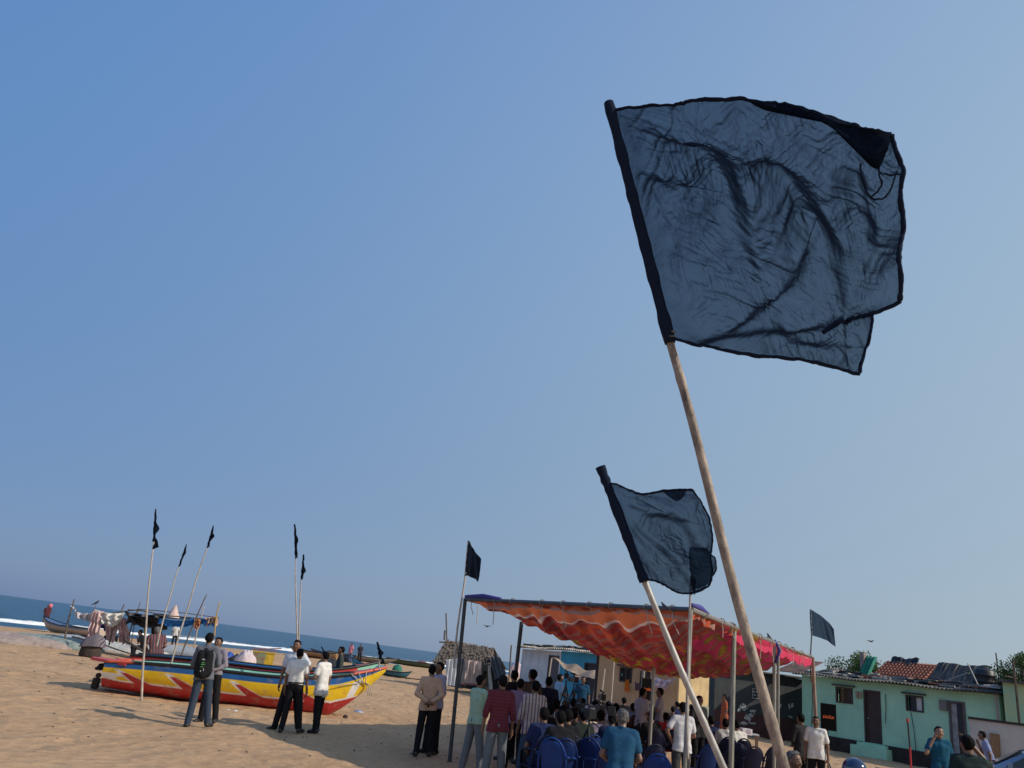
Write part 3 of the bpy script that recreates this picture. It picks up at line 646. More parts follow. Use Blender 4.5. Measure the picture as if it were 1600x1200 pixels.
def furled(high, low, Y, base, label, seed=0, rad=(.024, .015), w=.05, tail=.0, bulge=(.5, 1), group=None, drop=.0):
    """a black flag blown edge-on: a thin wrapped strip with one loose fold and a hanging tail"""
    P1, P2 = AT(*low, Y), AT(*high, Y); e = empty('flag', base, 0, label, 'flag', group); b0 = Vector(base); rr = random.Random(seed)
    mb = MB(); bamboo(mb, Vector((0, 0, 0)), P1-b0, rad[0], rad[1], 40, .45, 7, bow=.03); bamboo(mb, P1-b0, P2-b0, rad[1], rad[1]*.6, 10, .45, 7); mb.build('pole', PALEPOLE, e, True)
    h = P2-P1; sd_ = Vector((1, 0, 0))*bulge[1]; fw = Vector((.35, -.94, 0))
    def edge(v): return w*(.35+.9*math.exp(-((v-bulge[0])/.13)**2)+.35*float(vnoise(v*7, seed, 3)))*(1-.75*v**3)
    def fn(u, v):
        q = edge(v); return P1-b0+h*v+sd_*(q*(u*1.5-.25)+.012*math.sin(u*9+v*14))+fw*(.30*u*(1-u)*1.2+.03*math.sin(v*19+u*5))
    c = MB(); c.grid(fn, 10, 30)
    if tail: c.grid(lambda u, v: P1-b0+h*.12*(1-v)+sd_*((.3*w+tail*.55*v)*(.4+u)+.02*math.sin(v*5))-Vector((0, 0, tail*v*(1-.35*u)))+fw*(.12*v+.05*u), 6, 12)
    c.build('cloth', FLAGM, e, True)
    sl_ = MB(); sl_.tube([P1-b0+h*t for t in np.linspace(-.02, 1.02, 16)], [(.016+.006*math.sin(t*23+seed))*(1.35-.5*t)*(rad[1]/.015) for t in np.linspace(0, 1, 16)], 7); sl_.build('sleeve', HEM, e, True); return e

# ---------------------------------------------------------------- boats
PAINT = mat('boat_paint', (1, 1, 1), .45, var=.22, scale=3.2, attr='col', bump=.15, bscale=14)
RED, YEL, BLU, WHI, MINT, BLK, ORG = (.50, .028, .035), (.92, .60, .02), (.012, .12, .38), (.86, .84, .82), (.32, .66, .53), (.012, .014, .02), (.72, .13, .07)
def boat(origin, rz, L, Bm, D, pattern, inner, label, group=None, bow=.45, stern=.25, res=(220, 26), deck=None, rimc=None, thwarts=5, tip=None, res_in=60, trim=None):
    """hull along +x (bow at +x); pattern(s, t) gives the paint"""
    e = empty('boat', origin, rz, label, 'boat', group)
    def half(s): return Bm/2*(max(0, 1-(abs(s-.46)/.54)**2.6 if s > .46 else 1-.32*((.46-s)/.46)**2.2))
    def keel(s): return D*(.03+.10*((.4-s)/.4)**2 if s < .4 else .03+1.47*max(0, (s-.80)/.20)**1.35)
    def sheer(s): return D*(1+stern*max(0, (.4-s)/.4)**2.2 + bow*max(0, (s-.5)/.5)**2.2)
    def P(s, t, side, g=0.0):
        k, h = keel(s), sheer(s); k = min(k, h-.01); b = max(half(s), .012)
        x = L*(s-.5); y = side*(b-g)*(math.sin(min(t, 1)*math.pi/2)**.62)*(.93+.07*t) if t > 0 else 0
        return Vector((x, y, k+(h-k)*(t**1.35)))
    hb = MB(); nu, nv = res
    for side in (-1, 1): hb.grid(lambda u, v: P(u, v, side), nu, nv, col=lambda u, v: pattern(u, v))
    # flat transom
    k = 16; tv_ = [P(0, i/k, -1) for i in range(k+1)]+[P(0, i/k, 1) for i in range(k, -1, -1)]
    hb.add(tv_, [tuple(range(len(tv_)))], pattern(.0, .5))
    hb.build('hull', PAINT, e, True, True)
    ib = MB()
    for side in (-1, 1): ib.grid(lambda u, v: P(.02+u*.95, .30+.70*v, side, .045)+Vector((0, 0, .02 if v < 1 else 0)), res_in, 10, col=lambda u, v: inner(u, v))
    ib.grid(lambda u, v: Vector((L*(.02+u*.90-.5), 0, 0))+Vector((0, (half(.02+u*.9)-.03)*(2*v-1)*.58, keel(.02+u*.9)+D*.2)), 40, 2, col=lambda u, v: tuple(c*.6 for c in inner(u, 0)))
    ib.build('inner_hull', PAINT, e, True, True)
    rb = MB(); rc = rimc or (lambda u: BLK)
    for side in (-1, 1):
        pts = [P(s, 1, side)+Vector((0, 0, .01)) for s in np.linspace(0, 1, 60)]
        k0 = len(rb.v); rb.tube(pts, .035, 6, flat=1.0)
        for i in range(60):
            for q in range(6): rb.c[k0+i*6+q] = rc(i/59)
    rb.build('gunwale', PAINT, e, True, True)
    for i in range(thwarts):
        s = .14+.66*i/max(thwarts-1, 1); tb = MB(); tb.box((L*(s-.5), 0, sheer(s)-.10), (.16, 2*half(s)-.10, .035), col=inner(s, .9)); tb.build('thwart', PAINT, e, color=True)
    if deck:
        db = MB(); db.grid(lambda u, v: Vector((L*(deck+(1-deck)*u-.5), (half(deck+(1-deck)*u)+.02)*(2*v-1), sheer(deck+(1-deck)*u)+.035)), 20, 4, col=lambda u, v: ORG); db.build('fore_deck', PAINT, e, color=True)
    if tip:
        tb = MB(); tb.poly([(-L/2-.42, -.16, sheer(0)-.02), (-L/2+.5, -.45*Bm, sheer(0)-.04), (-L/2+.5, .45*Bm, sheer(0)-.04), (-L/2-.42, .16, sheer(0)-.02)], .06, (0, 0, 1), tip); tb.build('stern_board', PAINT, e, color=True)
    return e, P
def main_pattern(s, t):
    c = main_paint(s, t); n = float(fbm(s*46, t*9, 33, 4)); w = .30*max(0, min(1, (n-.50-.10*t)/.10))      # scuffs, more of them low on the hull
    if abs((t*5.2+.06*math.sin(s*5)) % 1) < .035: c = tuple(q*.86 for q in c)                           # plank seams
    return tuple(q*(1-w)+g*w for q, g in zip(c, (.34, .27, .22)))
def main_paint(s, t):
    x = s
    edge = .43 + .04*math.sin(s*3) 
    if s > .80:
        k = .03+1.47*((s-.8)/.2)**1.35; h = 1+.62*((s-.5)/.5)**2.2; ez = .42+2.5*(s-.80)
        edge = (max(0, (ez-k)/(h-k)))**(1/1.35) if ez > k else -.06
    if s < .07: edge += .07*(1-s/.07)
    sp = 0
    for s0, w, hgt in ((.135, .042, .29), (.305, .042, .29), (.53, .04, .28), (.735, .042, .28)):
        q = s+.055*(t-.43)/.3          # leaning dart
        if s0 <= q+.02 and q < s0+w:
            sp = max(sp, hgt*(1-max(0, (q-s0)/w)))
    red = edge+sp
    wht = .052
    if t < red: return RED
    # the white outline follows the darts a little offset
    spw = 0
    for s0, w, hgt in ((.126, .060, .35), (.296, .060, .35), (.521, .058, .34), (.726, .060, .34)):
        q = s+.055*(t-.43)/.3
        if s0 <= q+.02 and q < s0+w: spw = max(spw, hgt*(1-max(0, (q-s0)/w)))
    if t < max(edge+wht, edge+spw): return WHI
    if s < .075+.03*math.sin(t*20) and t < .70: return WHI
    if .865 < s-.05*(t-.5) < .90 and t < .80: return WHI
    if t < .84: return YEL
    if t < .965: return BLU
    return BLK
def main_inner(u, v):
    n = fbm(u*14, v*2.5, 4, 3)
    if v > .88 and n > .52: return ORG
    if n > .66: return (.6, .12, .07)
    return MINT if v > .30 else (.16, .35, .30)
bl, br = G(168, 1083), G(522, 1122)
bl.z = br.z = 0
ax = (br-bl); ang = math.atan2(ax.y, ax.x); Lm = ax.length*1.0/.80+.12
b1o = bl + ax.normalized()*(Lm*.5-.28) + Vector((-math.sin(ang), math.cos(ang), 0))*.75
boat1, BP1 = boat(b1o+Vector((0, 0, -.05)), ang, Lm, 1.75, .83, main_pattern, main_inner, 'fishing boat with red, yellow and blue hull, nearest boat on the sand', bow=.62, stern=-.14, res=(520, 60), deck=.88, tip=(.62, .06, .055), rimc=lambda u: (ORG if u > .87 or u < .1 else BLK))
def blue_pattern(s, t):
    if t < .16: return WHI
    if s > .9 and t > .5: return MINT
    return (.008, .13, .42) if t < .9 else (.5, .05, .04)
b2o = b1o + Vector((-math.sin(ang), math.cos(ang), 0))*2.05 + ax.normalized()*.10
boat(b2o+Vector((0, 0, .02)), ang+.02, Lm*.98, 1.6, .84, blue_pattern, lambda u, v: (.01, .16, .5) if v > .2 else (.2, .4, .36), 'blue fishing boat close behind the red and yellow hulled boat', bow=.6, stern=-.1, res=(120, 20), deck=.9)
ROPE = mat('rope', (.45, .40, .32), .9); ROPED = mat('dark_rope', (.06, .055, .05), .9)
rp = MB(); pw = lambda s, t, sd_: BP1(s, t, sd_)
for k in range(3):
    a, b = pw(.86+.03*k, 1, -1), pw(.93, .45, -1)
    rp.tube([a+Vector((0, -.04, .03)), (a+b)/2+Vector((0, -.08, -.05*k)), b+Vector((.05*k, -.04, 0)), b+Vector((.05*k+.1, -.06, -.25))], .012, 5)
a = pw(.70, 1, -1); rp.tube([a+Vector((0, -.03, .03)), a+Vector((.5, -.12, -.12)), pw(.90, .7, -1)+Vector((0, -.04, 0))], .010, 5)
o = rp.build('mooring_rope', ROPE, boat1, True)
def post_fender(p, label, s=.62):
    e = empty('log_roller', p, 0, label, 'log'); e.scale = (s, s, s); mb = MB()
    mb.lathe([(0, 0), (.13, .01), (.15, .08), (.14, .30), (.15, .36), (.11, .40), (0, .41)], (0, 0, 0), 12); mb.build('stump', mat('dark_wood', (.035, .028, .022), .9, var=.4, scale=12, bump=.8), e, True)
    mb = MB(); mb.lathe([(.05, .40), (.10, .44), (.11, .52), (.06, .58), (0, .59)], (.02, 0, 0), 10); mb.build('cap', mat('dark_wood2', (.05, .04, .035), .9, var=.4, scale=12), e, True)
g = G(147, 1076); post_fender(g, 'dark wooden stump under the left end of the big painted boat')
g = G(526, 1124); post_fender(Vector((g.x+.1, g.y+.6, -.28)), 'small dark stump under the bow end of the painted boat')
# crow-like dark cleat bundle on the stern
mb = MB().ball((0, 0, .09), .09, 8, sc=(1, .8, 1)).tube([(-.12, 0, .03), (0, 0, .12), (.10, 0, .2)], .03, 6).tube([(-.03, -.1, .02), (.02, 0, .12), (.04, .1, .02)], .022, 6)
p = AT(158, 1040, 20.3); o = mb.build('rope_bundle', mat('black_rag', (.012, .013, .016), .9), None, True); o.location = p-Vector((0, 0, .12)); tag(o, 'black rag bundle tied on the red stern board of the painted boat', 'bundle')
rp = MB(); pts = [GG(x, y)+Vector((0, 0, .03)) for x, y in ((606, 1054), (640, 1061), (690, 1066), (735, 1075))]; rp.tube([Vector(spl) for spl in pts], .04, 5); o = rp.build('rope', ROPED, None, True); tag(o, 'long dark rope lying across the sand between the painted bow and the hut', 'rope')
# flag poles standing in and around the boats
def fixed(p, dz=0.0): return Vector((p.x, p.y, p.z+dz))
gpB = 'black flags on thin poles around the beached boats'
base = G(222, 1093); base.z = -.05
furled((243, 796), (240, 845), base.y, base, 'furled black flag on the leftmost pole, foot in the sand before the boat', 1, (.026, .016), .075, .22, (.42, 1), gpB)
furled((291, 851), (280, 884), 27, AT(245, 1010, 27), 'small furled black flag leaning right, the shortest of the three left of the backpack man', 2, (.028, .018), .07, 0, (.62, 1), gpB)
furled((333, 822), (324, 855), 20.6, AT(264, 1050, 20.6), 'furled black flag on a strongly leaning white pole right above the backpack man', 3, (.024, .015), .07, 0, (.55, 1), gpB)
furled((460, 820), (462, 872), 21, AT(468, 1058, 21), 'furled black flag on the taller of two poles crossing behind the white shirted men', 4, (.024, .015), .07, 0, (.58, 1), gpB)
furled((474, 867), (471, 905), 21.3, AT(467, 1059, 21.3), 'furled black flag on the shorter of two poles crossing behind the white shirted men', 5, (.024, .015), .06, 0, (.35, 1), gpB)
furled((589, 1003), (594, 1030), 21.4, AT(594, 1047, 21.4), 'small limp black flag standing on the orange bow of the painted boat', 6, (.020, .016), .08, .12, (.4, 1), gpB)
# boats further off
def sb(px, py, L, Bm, D, rz, cols, label, gr='small fishing boats drawn up near the water', **k):
    p = GG(px, py); return boat(p, rz, L, Bm, D, lambda s, t: cols[0] if t < .45 else (cols[1] if t < .8 else cols[2]), lambda u, v: cols[3], label, gr, res=(60, 14), res_in=24, thwarts=3, **k)
sb(110, 992, 5.4, 1.5, .5, R(160), [(.42, .43, .46), (.50, .40, .33), (.16, .24, .38), (.15, .25, .45)], 'weathered grey and blue boat with its prow to the left, behind the cloth shelter', bow=.75)
sb(488, 1028, 4.8, 1.4, .5, R(165), [(.28, .16, .09), (.34, .20, .10), (.45, .28, .15), (.2, .12, .08)], 'brown wooden boat far off by the surf, right of the white shirted men')
sb(515, 1031, 5.0, 1.4, .5, R(150), [(.03, .06, .12), (.04, .08, .16), (.06, .10, .2), (.05, .07, .1)], 'dark blue boat far off by the surf, beside the brown boat')
sb(567, 1034, 7.5, 1.6, .5, R(8), [(.16, .15, .14), (.2, .18, .16), (.28, .26, .22), (.15, .12, .1)], 'long grey-brown boat far off by the surf, right of the pink shirt')
sb(570, 1052, 2.6, .9, .5, R(150), [(.02, .20, .34), (.03, .28, .45), (.10, .32, .40), (.02, .16, .3)], 'turquoise blue boat lying beyond the orange bow of the painted boat', bow=.7)
sb(616, 1058, 2.2, .8, .32, R(-6), [(.03, .08, .12), (.03, .16, .24), (.03, .12, .2), (.03, .08, .1)], 'low dark blue boat on the sand right of the painted bow')
sb(650, 1042, 7, 1.5, .5, R(5), [(.04, .07, .05), (.06, .1, .07), (.06, .08, .06), (.04, .05, .04)], 'dark green boat far off just left of the thatched hut')
p = GG(620, 1048); mb = MB(); mb.grid(lambda u, v: Vector((math.cos(u*6.283)*1.1*math.cos(v*1.57)*(1+.15*math.sin(u*20)), math.sin(u*6.283)*.8*math.cos(v*1.57), .75*math.sin(v*1.57)*(1+.1*math.sin(u*17)))), 30, 8)
o = mb.build('covered_heap', mat('green_tarp', (.02, .20, .13), .8, var=.4, scale=3, bump=.5, bscale=6), None, True); o.location = p; o.scale = (.38, .38, .6); tag(o, 'small rounded heap under a green tarp on the far sand', 'heap')
p = GG(497, 1028); p2 = GG(478, 1032)
small_flag(None, (505, 1017), (502, 1010), p.y, 'tiny black flag on a thin pole at the far brown boat', fly=.6, droop=.8, amp=.1, seed=8, base=GG(509, 1030), rad=(.03, .03), hoist_r=.05)

# ---------------------------------------------------------------- beach shelter, nets, crate
def heap(px, py, a, b, h, m, name, label, cat, rz=0, seed=0, rough=.25, n=44, z=None):
    p = GG(px, py) if z is None else z
    mb = MB()
    def fn(u, v):
        t = u*6.283; r = math.cos(v*1.57); k = 1+rough*(float(fbm(math.cos(t)*1.7+seed, math.sin(t)*1.7+v*2, seed, 3))-.45)*2
        zz = h*math.sin(v*1.57)**.8*(1+rough*2.2*(float(fbm(math.cos(t)*r*2.6+5, math.sin(t)*r*2.6+seed, seed+3, 4))-.45))
        return Vector((a*r*k*math.cos(t), b*r*k*math.sin(t), zz-.06))
    mb.grid(fn, n, 14); o = mb.build(name, m, None, True); o.location = p; o.rotation_euler = (0, 0, rz); return tag(o, label, cat)
NET = mat('fishing_net', (.36, .40, .36), .95, var=.5, scale=7, bump=1, bscale=22, col2=(.12, .17, .17))
NETB = mat('pale_net', (.40, .40, .39), .95, var=.4, scale=6, bump=1, bscale=20, col2=(.25, .30, .36))
heap(14, 1003, 2.6, 1.2, .42, mat('pink_net', (.44, .34, .29), .95, var=.4, scale=5, bump=1, bscale=20), 'net_heap', 'pale pinkish net heap at the left edge of the beach', 'net', seed=1)
heap(40, 1001, .75, .5, .28, mat('blue_tarp', (.015, .05, .38), .6, var=.4, scale=5, bump=.8, bscale=8), 'tarp', 'royal blue tarp bundle lying on sand left of the shelter', 'tarp', seed=2)
heap(78, 1009, 2.4, 1.2, .48, NET, 'net_heap', 'grey-green net heap spread left of the brown stump seat', 'net', seed=3)
heap(112, 1010, 1.3, .8, .55, NETB, 'net_heap', 'bluish net heap next to the striped blanket seat', 'net', seed=4)
heap(188, 1018, 2.4, .9, .45, mat('white_net', (.62, .60, .55), .95, var=.35, scale=6, bump=1, bscale=20), 'net_heap', 'cream net heap on sand under the shelter', 'net', seed=5)
heap(283, 1028, 2.6, 1.0, .6, NETB, 'net_heap', 'grey-blue net heap between the sari woman and the backpack man', 'net', seed=6)
# striped blanket over a stump
p = GG(139, 1027); e = empty('stump_seat', p, 0, 'brown stump seat with a grey striped blanket thrown over it', 'seat'); 
mb = MB(); mb.lathe([(0, 0), (.36, .0), (.40, .1), (.36, .5), (.34, .62), (0, .64)], (0, 0, 0), 14); mb.build('stump', mat('bark', (.07, .05, .045), .95, var=.5, scale=9, bump=1, bscale=12), e, True)
mb = MB(); mb.grid(lambda u, v: Vector(((.08+.40*v**.5*(1+.08*math.sin(u*31)))*math.cos(u*6.283), (.08+.38*v**.5*(1+.08*math.sin(u*31)))*math.sin(u*6.283), .80-.42*v**1.8+.05*math.sin(u*9))), 50, 10)
mb.grid(lambda u, v: Vector((.08*v*math.cos(u*6.283), .08*v*math.sin(u*6.283), .80+.05*math.sin(u*9))), 50, 2); mb.build('blanket', cloth('blanket', (.22, .18, .20), 'stripe', (.07, .07, .09), 16, 16, .45), e, True)
# black sheet roofed shelter with rags
yS = G(160, 1024).y+1.5
WOOD = mat('driftwood', (.16, .12, .09), .9, var=.5, scale=6, bump=.6, bscale=18); WOODL = mat('yellow_bamboo', (.50, .33, .10), .6, var=.4, scale=6)
sh = empty('beach_shelter', AT(180, 1012, yS), 0, 'ragged beach shelter of poles with black sheet roof and hanging cloths', 'shelter'); so_ = sh.location.copy()
def sp(x, y, Y=yS): return AT(x, y, Y)-so_
def spole(a, b, Ya=yS, Yb=yS, r=.05, m=WOOD):
    mb = MB(); r *= .75; bamboo(mb, sp(*a, Ya), sp(*b, Yb), r, r*.7, 16, .5, 7, bow=.04); mb.build('pole', m, sh, True)
spole((101, 1000), (116, 936), r=.055); spole((170, 1008), (194, 944), r=.05); spole((149, 953), (151, 942), yS, yS, .02); spole((200, 1004), (214, 954), yS+.3, yS+.3, .045); spole((205, 1008), (219, 940), yS+1.6, yS+1.6, .03)
spole((227, 1002), (228, 952), yS+1, yS+1, .05, WOODL); spole((281, 1030), (323, 929), yS-1.2, yS-1.2, .045); spole((303, 1012), (319, 948), yS, yS, .04, PALEPOLE); spole((335, 995), (343, 940), yS-1, yS-1, .045, WOODL)
spole((113, 995), (204, 1022), yS-.4, yS-3, .05); spole((193, 1000), (240, 1030), yS-1, yS-3.5, .07); spole((150, 1018), (218, 1034), yS-2.4, yS-4.4, .035)
spole((168, 960), (222, 953), yS+.6, yS+.6, .035); spole((200, 953), (250, 960), yS, yS, .04); spole((246, 962), (342, 970), yS-.6, yS-.8, .035); spole((214, 952), (342, 965), yS+1.8, yS+1, .03)
BSHEET = mat('black_sheet', (.014, .015, .02), .55, var=.4, scale=4, bump=.6, bscale=7)
def drape(name, corners, Ys, m, sag=.0, wav=.12, seed=0, n=(28, 16), parent=sh, rag=.0):
    """cloth hung between pixel corners (top left, top right, bottom right, bottom left) at given distances"""
    P = [AT(*c, y)-so_ if parent is sh else AT(*c, y)-parent.location for c, y in zip(corners, Ys)]
    def fn(u, v):
        p = (P[0]*(1-u)+P[1]*u)*(1-v)+(P[3]*(1-u)+P[2]*u)*v
        w = wav*(math.sin(u*19+seed+2*math.sin(v*3+seed))+.6*math.sin(u*37+seed*3+v*5))
        r = rag*(float(fbm(u*9, v*1.5, seed, 3))-.4)*v
        return p+Vector((0, w, -sag*math.sin(math.pi*u)*(1-v)-r))
    mb = MB(); mb.grid(fn, *n); return mb.build(name, m, parent, True)
drape('roof_sheet', [(196, 956), (246, 958), (342, 972), (196, 962)], (yS+1.4, yS+1.4, yS-.8, yS-.8), BSHEET, .15, .05, 1)
drape('roof_sheet', [(196, 955), (256, 962), (262, 985), (198, 976)], (yS-.5, yS-.5, yS-.2, yS-.4), BSHEET, .05, .10, 2, rag=.5)
drape('curtain', [(236, 972), (254, 974), (251, 1006), (236, 1008)], (yS+.2,)*4, BSHEET, .0, .06, 3)
BLUET = mat('blue_tarpaulin', (.02, .20, .58), .5, var=.35, scale=3, bump=.4, bscale=6, trans=.25)
drape('blue_tarp', [(245, 965), (312, 967), (296, 980), (248, 977)], (yS-.7,)*4, BLUET, .10, .06, 4, rag=.3)
drape('blue_tarp', [(298, 965), (342, 966), (338, 976), (300, 972)], (yS-.8,)*4, BLUET, .05, .08, 5, rag=.6)
PINKC = mat('pink_floral_cloth', (.82, .62, .59), .9, var=.5, scale=5, col2=(.45, .25, .27), bump=.4, bscale=10, trans=.2)
WHC = mat('cream_cloth', (.86, .81, .74), .9, var=.3, scale=4, bump=.4, bscale=10, trans=.2)
drape('hanging_cloth', [(112, 946), (150, 953), (147, 970), (118, 966)], (yS,)*4, cloth('print_cloth', (.55, .50, .52), None), .25, .12, 6, rag=.5)
drape('hanging_cloth', [(146, 956), (160, 955), (152, 999), (134, 996)], (yS-.2,)*4, PINKC, .0, .10, 7, rag=.3)
drape('hanging_cloth', [(150, 952), (196, 957), (180, 980), (158, 972)], (yS-.1,)*4, WHC, .1, .14, 8, rag=.4)
drape('hanging_cloth', [(163, 972), (184, 976), (178, 1003), (166, 1000)], (yS+.1,)*4, PINKC, .0, .10, 9, rag=.3)
drape('hanging_cloth', [(183, 962), (196, 966), (205, 1008), (188, 1003)], (yS+.2,)*4, PINKC, .0, .10, 10, rag=.4)
drape('hanging_cloth', [(150, 976), (168, 974), (168, 990), (158, 980)], (yS+.4,)*4, mat('indigo_cloth', (.07, .05, .17), .9), .0, .08, 11, rag=.3)
drape('hanging_cloth', [(322, 966), (341, 962), (340, 972), (322, 978)], (yS-.9,)*4, mat('peach_rag', (.60, .38, .28), .9, var=.4, scale=6), .0, .08, 12, rag=.8)
drape('hanging_cloth', [(303, 966), (314, 967), (312, 979), (305, 980)], (yS-.9,)*4, mat('orange_rag', (.55, .22, .10), .9, var=.5, scale=9), .0, .08, 13, rag=.8)
mb = MB(); q = sp(270, 963); mb.grid(lambda u, v: q+Vector(((.24*(1-v)+.03)*math.cos(u*6.283)*(1+.2*math.sin(u*19)), .2*(1-v)*math.sin(u*6.283), .55*v-.05)), 24, 8); mb.build('sack', cloth('pink_white', (.70, .52, .46), None), sh, True)
def bird(p, rz, s, label, wings=False, pitch=0.0):
    e = empty('bird', p, rz, label, 'bird'); m = mat('crow_black', (.012, .012, .016), .5); mb = MB()
    pr = [((-.10, 0, .10), (.05, 0, .13), .035, .05), ((.05, 0, .13), (.11, 0, .18), .04, .026), ((.11, 0, .18), (.125, 0, .185), .03, .024), ((.13, 0, .182), (.175, 0, .172), .012, .004), ((-.10, 0, .10), (-.24, 0, .05), .028, .02)]
    if wings: pr += [((.03, 0, .13), (0, .17*k, .19), .03, .02) for k in (-1, 1)]+[((0, .17*k, .19), (-.09, .36*k, .15), .022, .008) for k in (-1, 1)]+[((-.05, .05*k, .13), (-.10, .2*k, .16), .02, .015) for k in (-1, 1)]
    else: pr += [((.04, .04*k, .13), (-.16, .03*k, .08), .03, .012) for k in (-1, 1)]
    v, f = sdf(pr, .008, .025); link(bpy.data.objects.new('body', np_mesh('bird_body', v, f, m)), e)
    if not wings: MB().tube([(0, .02, .1), (.01, .025, 0), (.04, .03, 0)], .005, 4).tube([(0, -.02, .1), (.01, -.025, 0), (.04, -.03, 0)], .005, 4).build('legs', m, e)
    e.scale = (s, s, s); e.rotation_euler = (0, pitch, rz); return e
bird(AT(151, 945, yS), 0.5, .8, 'black crow perched on a pole top of the beach shelter', pitch=-.4)
# crate and bundles behind the blue boat
p = GG(406, 1041); e = empty('crate', p, .25, 'yellow crate with brown rusty side standing on a low pallet', 'crate'); e.scale = (1.0,)*3
mb = MB(); mb.box((0, 0, .42), (1.25, .8, .55)); mb.box((0, 0, .71), (1.32, .86, .05)); mb.build('box', mat('yellow_crate', (.62, .40, .02), .6, var=.4, scale=4, bump=.2), e)
mb = MB(); mb.box((-.22, -.41, .41), (.80, .03, .5)); mb.build('side_panel', mat('rust_panel', (.24, .11, .07), .8, var=.6, scale=4, col2=(.16, .26, .18)), e)
mb = MB(); mb.box((0, 0, .05), (1.4, .9, .07)); mb.box((-.5, 0, .11), (.1, .9, .06)); mb.box((.5, 0, .11), (.1, .9, .06)); mb.build('pallet', WOOD, e)
mb = MB(); mb.tube([(-.6, .1, .78), (.9, .2, 1.0)], .03, 6).tube([(-.2, -.1, .8), (.6, .1, .78), (.7, .2, .9)], .025, 6); mb.build('poles', mat('red_brown_pole', (.22, .07, .06), .7), e)
heap(380, 1043, .55, .45, .78, cloth('floral_white', (.62, .52, .54), None), 'bundle', 'pale floral cloth bundle left of the yellow crate', 'bundle', seed=7, rough=.3)
heap(365, 1040, .4, .4, .55, cloth('dark_cloth', (.05, .05, .055), None), 'bundle', 'dark and grey cloth bundle between floral and blue bundles', 'bundle', seed=8, rough=.35)
heap(353, 1036, .45, .45, .6, mat('blue_bundle', (.02, .09, .45), .6, var=.5, scale=5, bump=.5, bscale=8), 'bundle', 'bright blue plastic bundle left of the yellow crate', 'bundle', seed=9, rough=.35)
heap(378, 1050, 1.5, .6, .38, mat('white_sack', (.70, .68, .64), .9, var=.2, scale=4, bump=.5, bscale=8), 'sack', 'long white sack lying behind the blue boat', 'sack', seed=10, rough=.2)
heap(515, 1042, .9, .5, .6, cloth('dark_cloth', (.05, .05, .055), None), 'bundle', 'dark bundle lying on the far sand below the dark blue boat', 'bundle', seed=12)
heap(560, 1114, .16, .13, .13, mat('blue_white_scrap', (.45, .52, .6), .8, var=.6, scale=9, col2=(.05, .12, .4)), 'litter', 'blue and white scrap on the sand right of the bow', 'litter', seed=13)
for i, (x, y) in enumerate([(368, 1112), (377, 1114), (391, 1116), (357, 1110)]):
    heap(x, y, .07, .06, .09, mat('white_litter', (.7, .7, .7), .8, var=.3, scale=9), 'litter', 'scrap of white litter lying under the keel of the painted boat', 'litter', seed=20+i)['group'] = 'white scraps under the boat'

# ---------------------------------------------------------------- houses
class Wall:      # an upright wall plane on the ground through two eave pixels
    def __init__(s, A, B):
        s.O = Vector((A.x, A.y, 0)); d = Vector((B.x-A.x, B.y-A.y, 0)); s.L = d.length; s.d = d.normalized(); s.n = Vector((s.d.y, -s.d.x, 0))
        if s.n.dot(Vector((0, -1, 0)) if True else s.n) < 0 and s.n.dot(-s.O) < 0: s.n = -s.n
        if s.n.dot(-s.O) < 0: s.n = -s.n
        s.rz = math.atan2(s.d.y, s.d.x)
    def uz(s, x, y):
        p = PLN(x, y, s.O, s.n); return (p-s.O).dot(s.d), p.z
STAIN = dict(bump=.25, bscale=5)
def wallmat(name, col, col2, scale=.8): return mat(name, col, .92, var=.3, scale=scale, col2=col2, bump=.3, bscale=9, detail=9, spec=.1)
def local_box(mb, u0, u1, d0, d1, z0, z1, sgn=-1):      # u along the wall, d out of the wall
    return mb.box(((u0+u1)/2, sgn*(d0+d1)/2, (z0+z1)/2), (abs(u1-u0), abs(d1-d0), abs(z1-z0)))
def house(w, depth, hgt, wm, label, name='house', holes=(), base=None, thick=.2, flip=1):
    """local x along the wall, local -y out towards the viewer; holes are real openings"""
    sgn = -1 if (Matrix.Rotation(w.rz, 3, 'Z') @ Vector((0, -1, 0))).dot(w.n) > 0 else 1
    e = empty(name, w.O, w.rz, label, 'house'); mb = MB()
    us = sorted(set([0, w.L]+[h[0] for h in holes]+[h[1] for h in holes])); 
    zt = lambda u: hgt[0]+(hgt[1]-hgt[0])*u/w.L
    for a, b in zip(us[:-1], us[1:]):
        hs = [h for h in holes if h[0] <= a+1e-6 and h[1] >= b-1e-6]; zc = -.2
        def seg(z0, z1a, z1b, a=a, b=b):
            vs = [(a, 0, z0), (b, 0, z0), (b, -sgn*thick, z0), (a, -sgn*thick, z0), (a, 0, z1a), (b, 0, z1b), (b, -sgn*thick, z1b), (a, -sgn*thick, z1a)]
            mb.add(vs, [(0, 1, 5, 4), (3, 2, 6, 7), (0, 3, 7, 4), (1, 2, 6, 5), (4, 5, 6, 7), (0, 1, 2, 3)])
        for h in sorted(hs, key=lambda q: q[2]):
            if h[2] > zc+.01: seg(zc, h[2], h[2])
            zc = h[3]
        seg(zc, zt(a), zt(b))
    D = -sgn*depth
    for u in (0.0, w.L-thick):
        z = zt(u); mb.box((u+thick/2, (D-sgn*thick)/2, (z-.2)/2), (thick, abs(D+sgn*thick)-.004, z+.2))
    mb.box((w.L/2, D, (min(hgt)-.2)/2), (w.L, thick, min(hgt)+.2))
    mb.build('wall', wm, e)
    return e, sgn
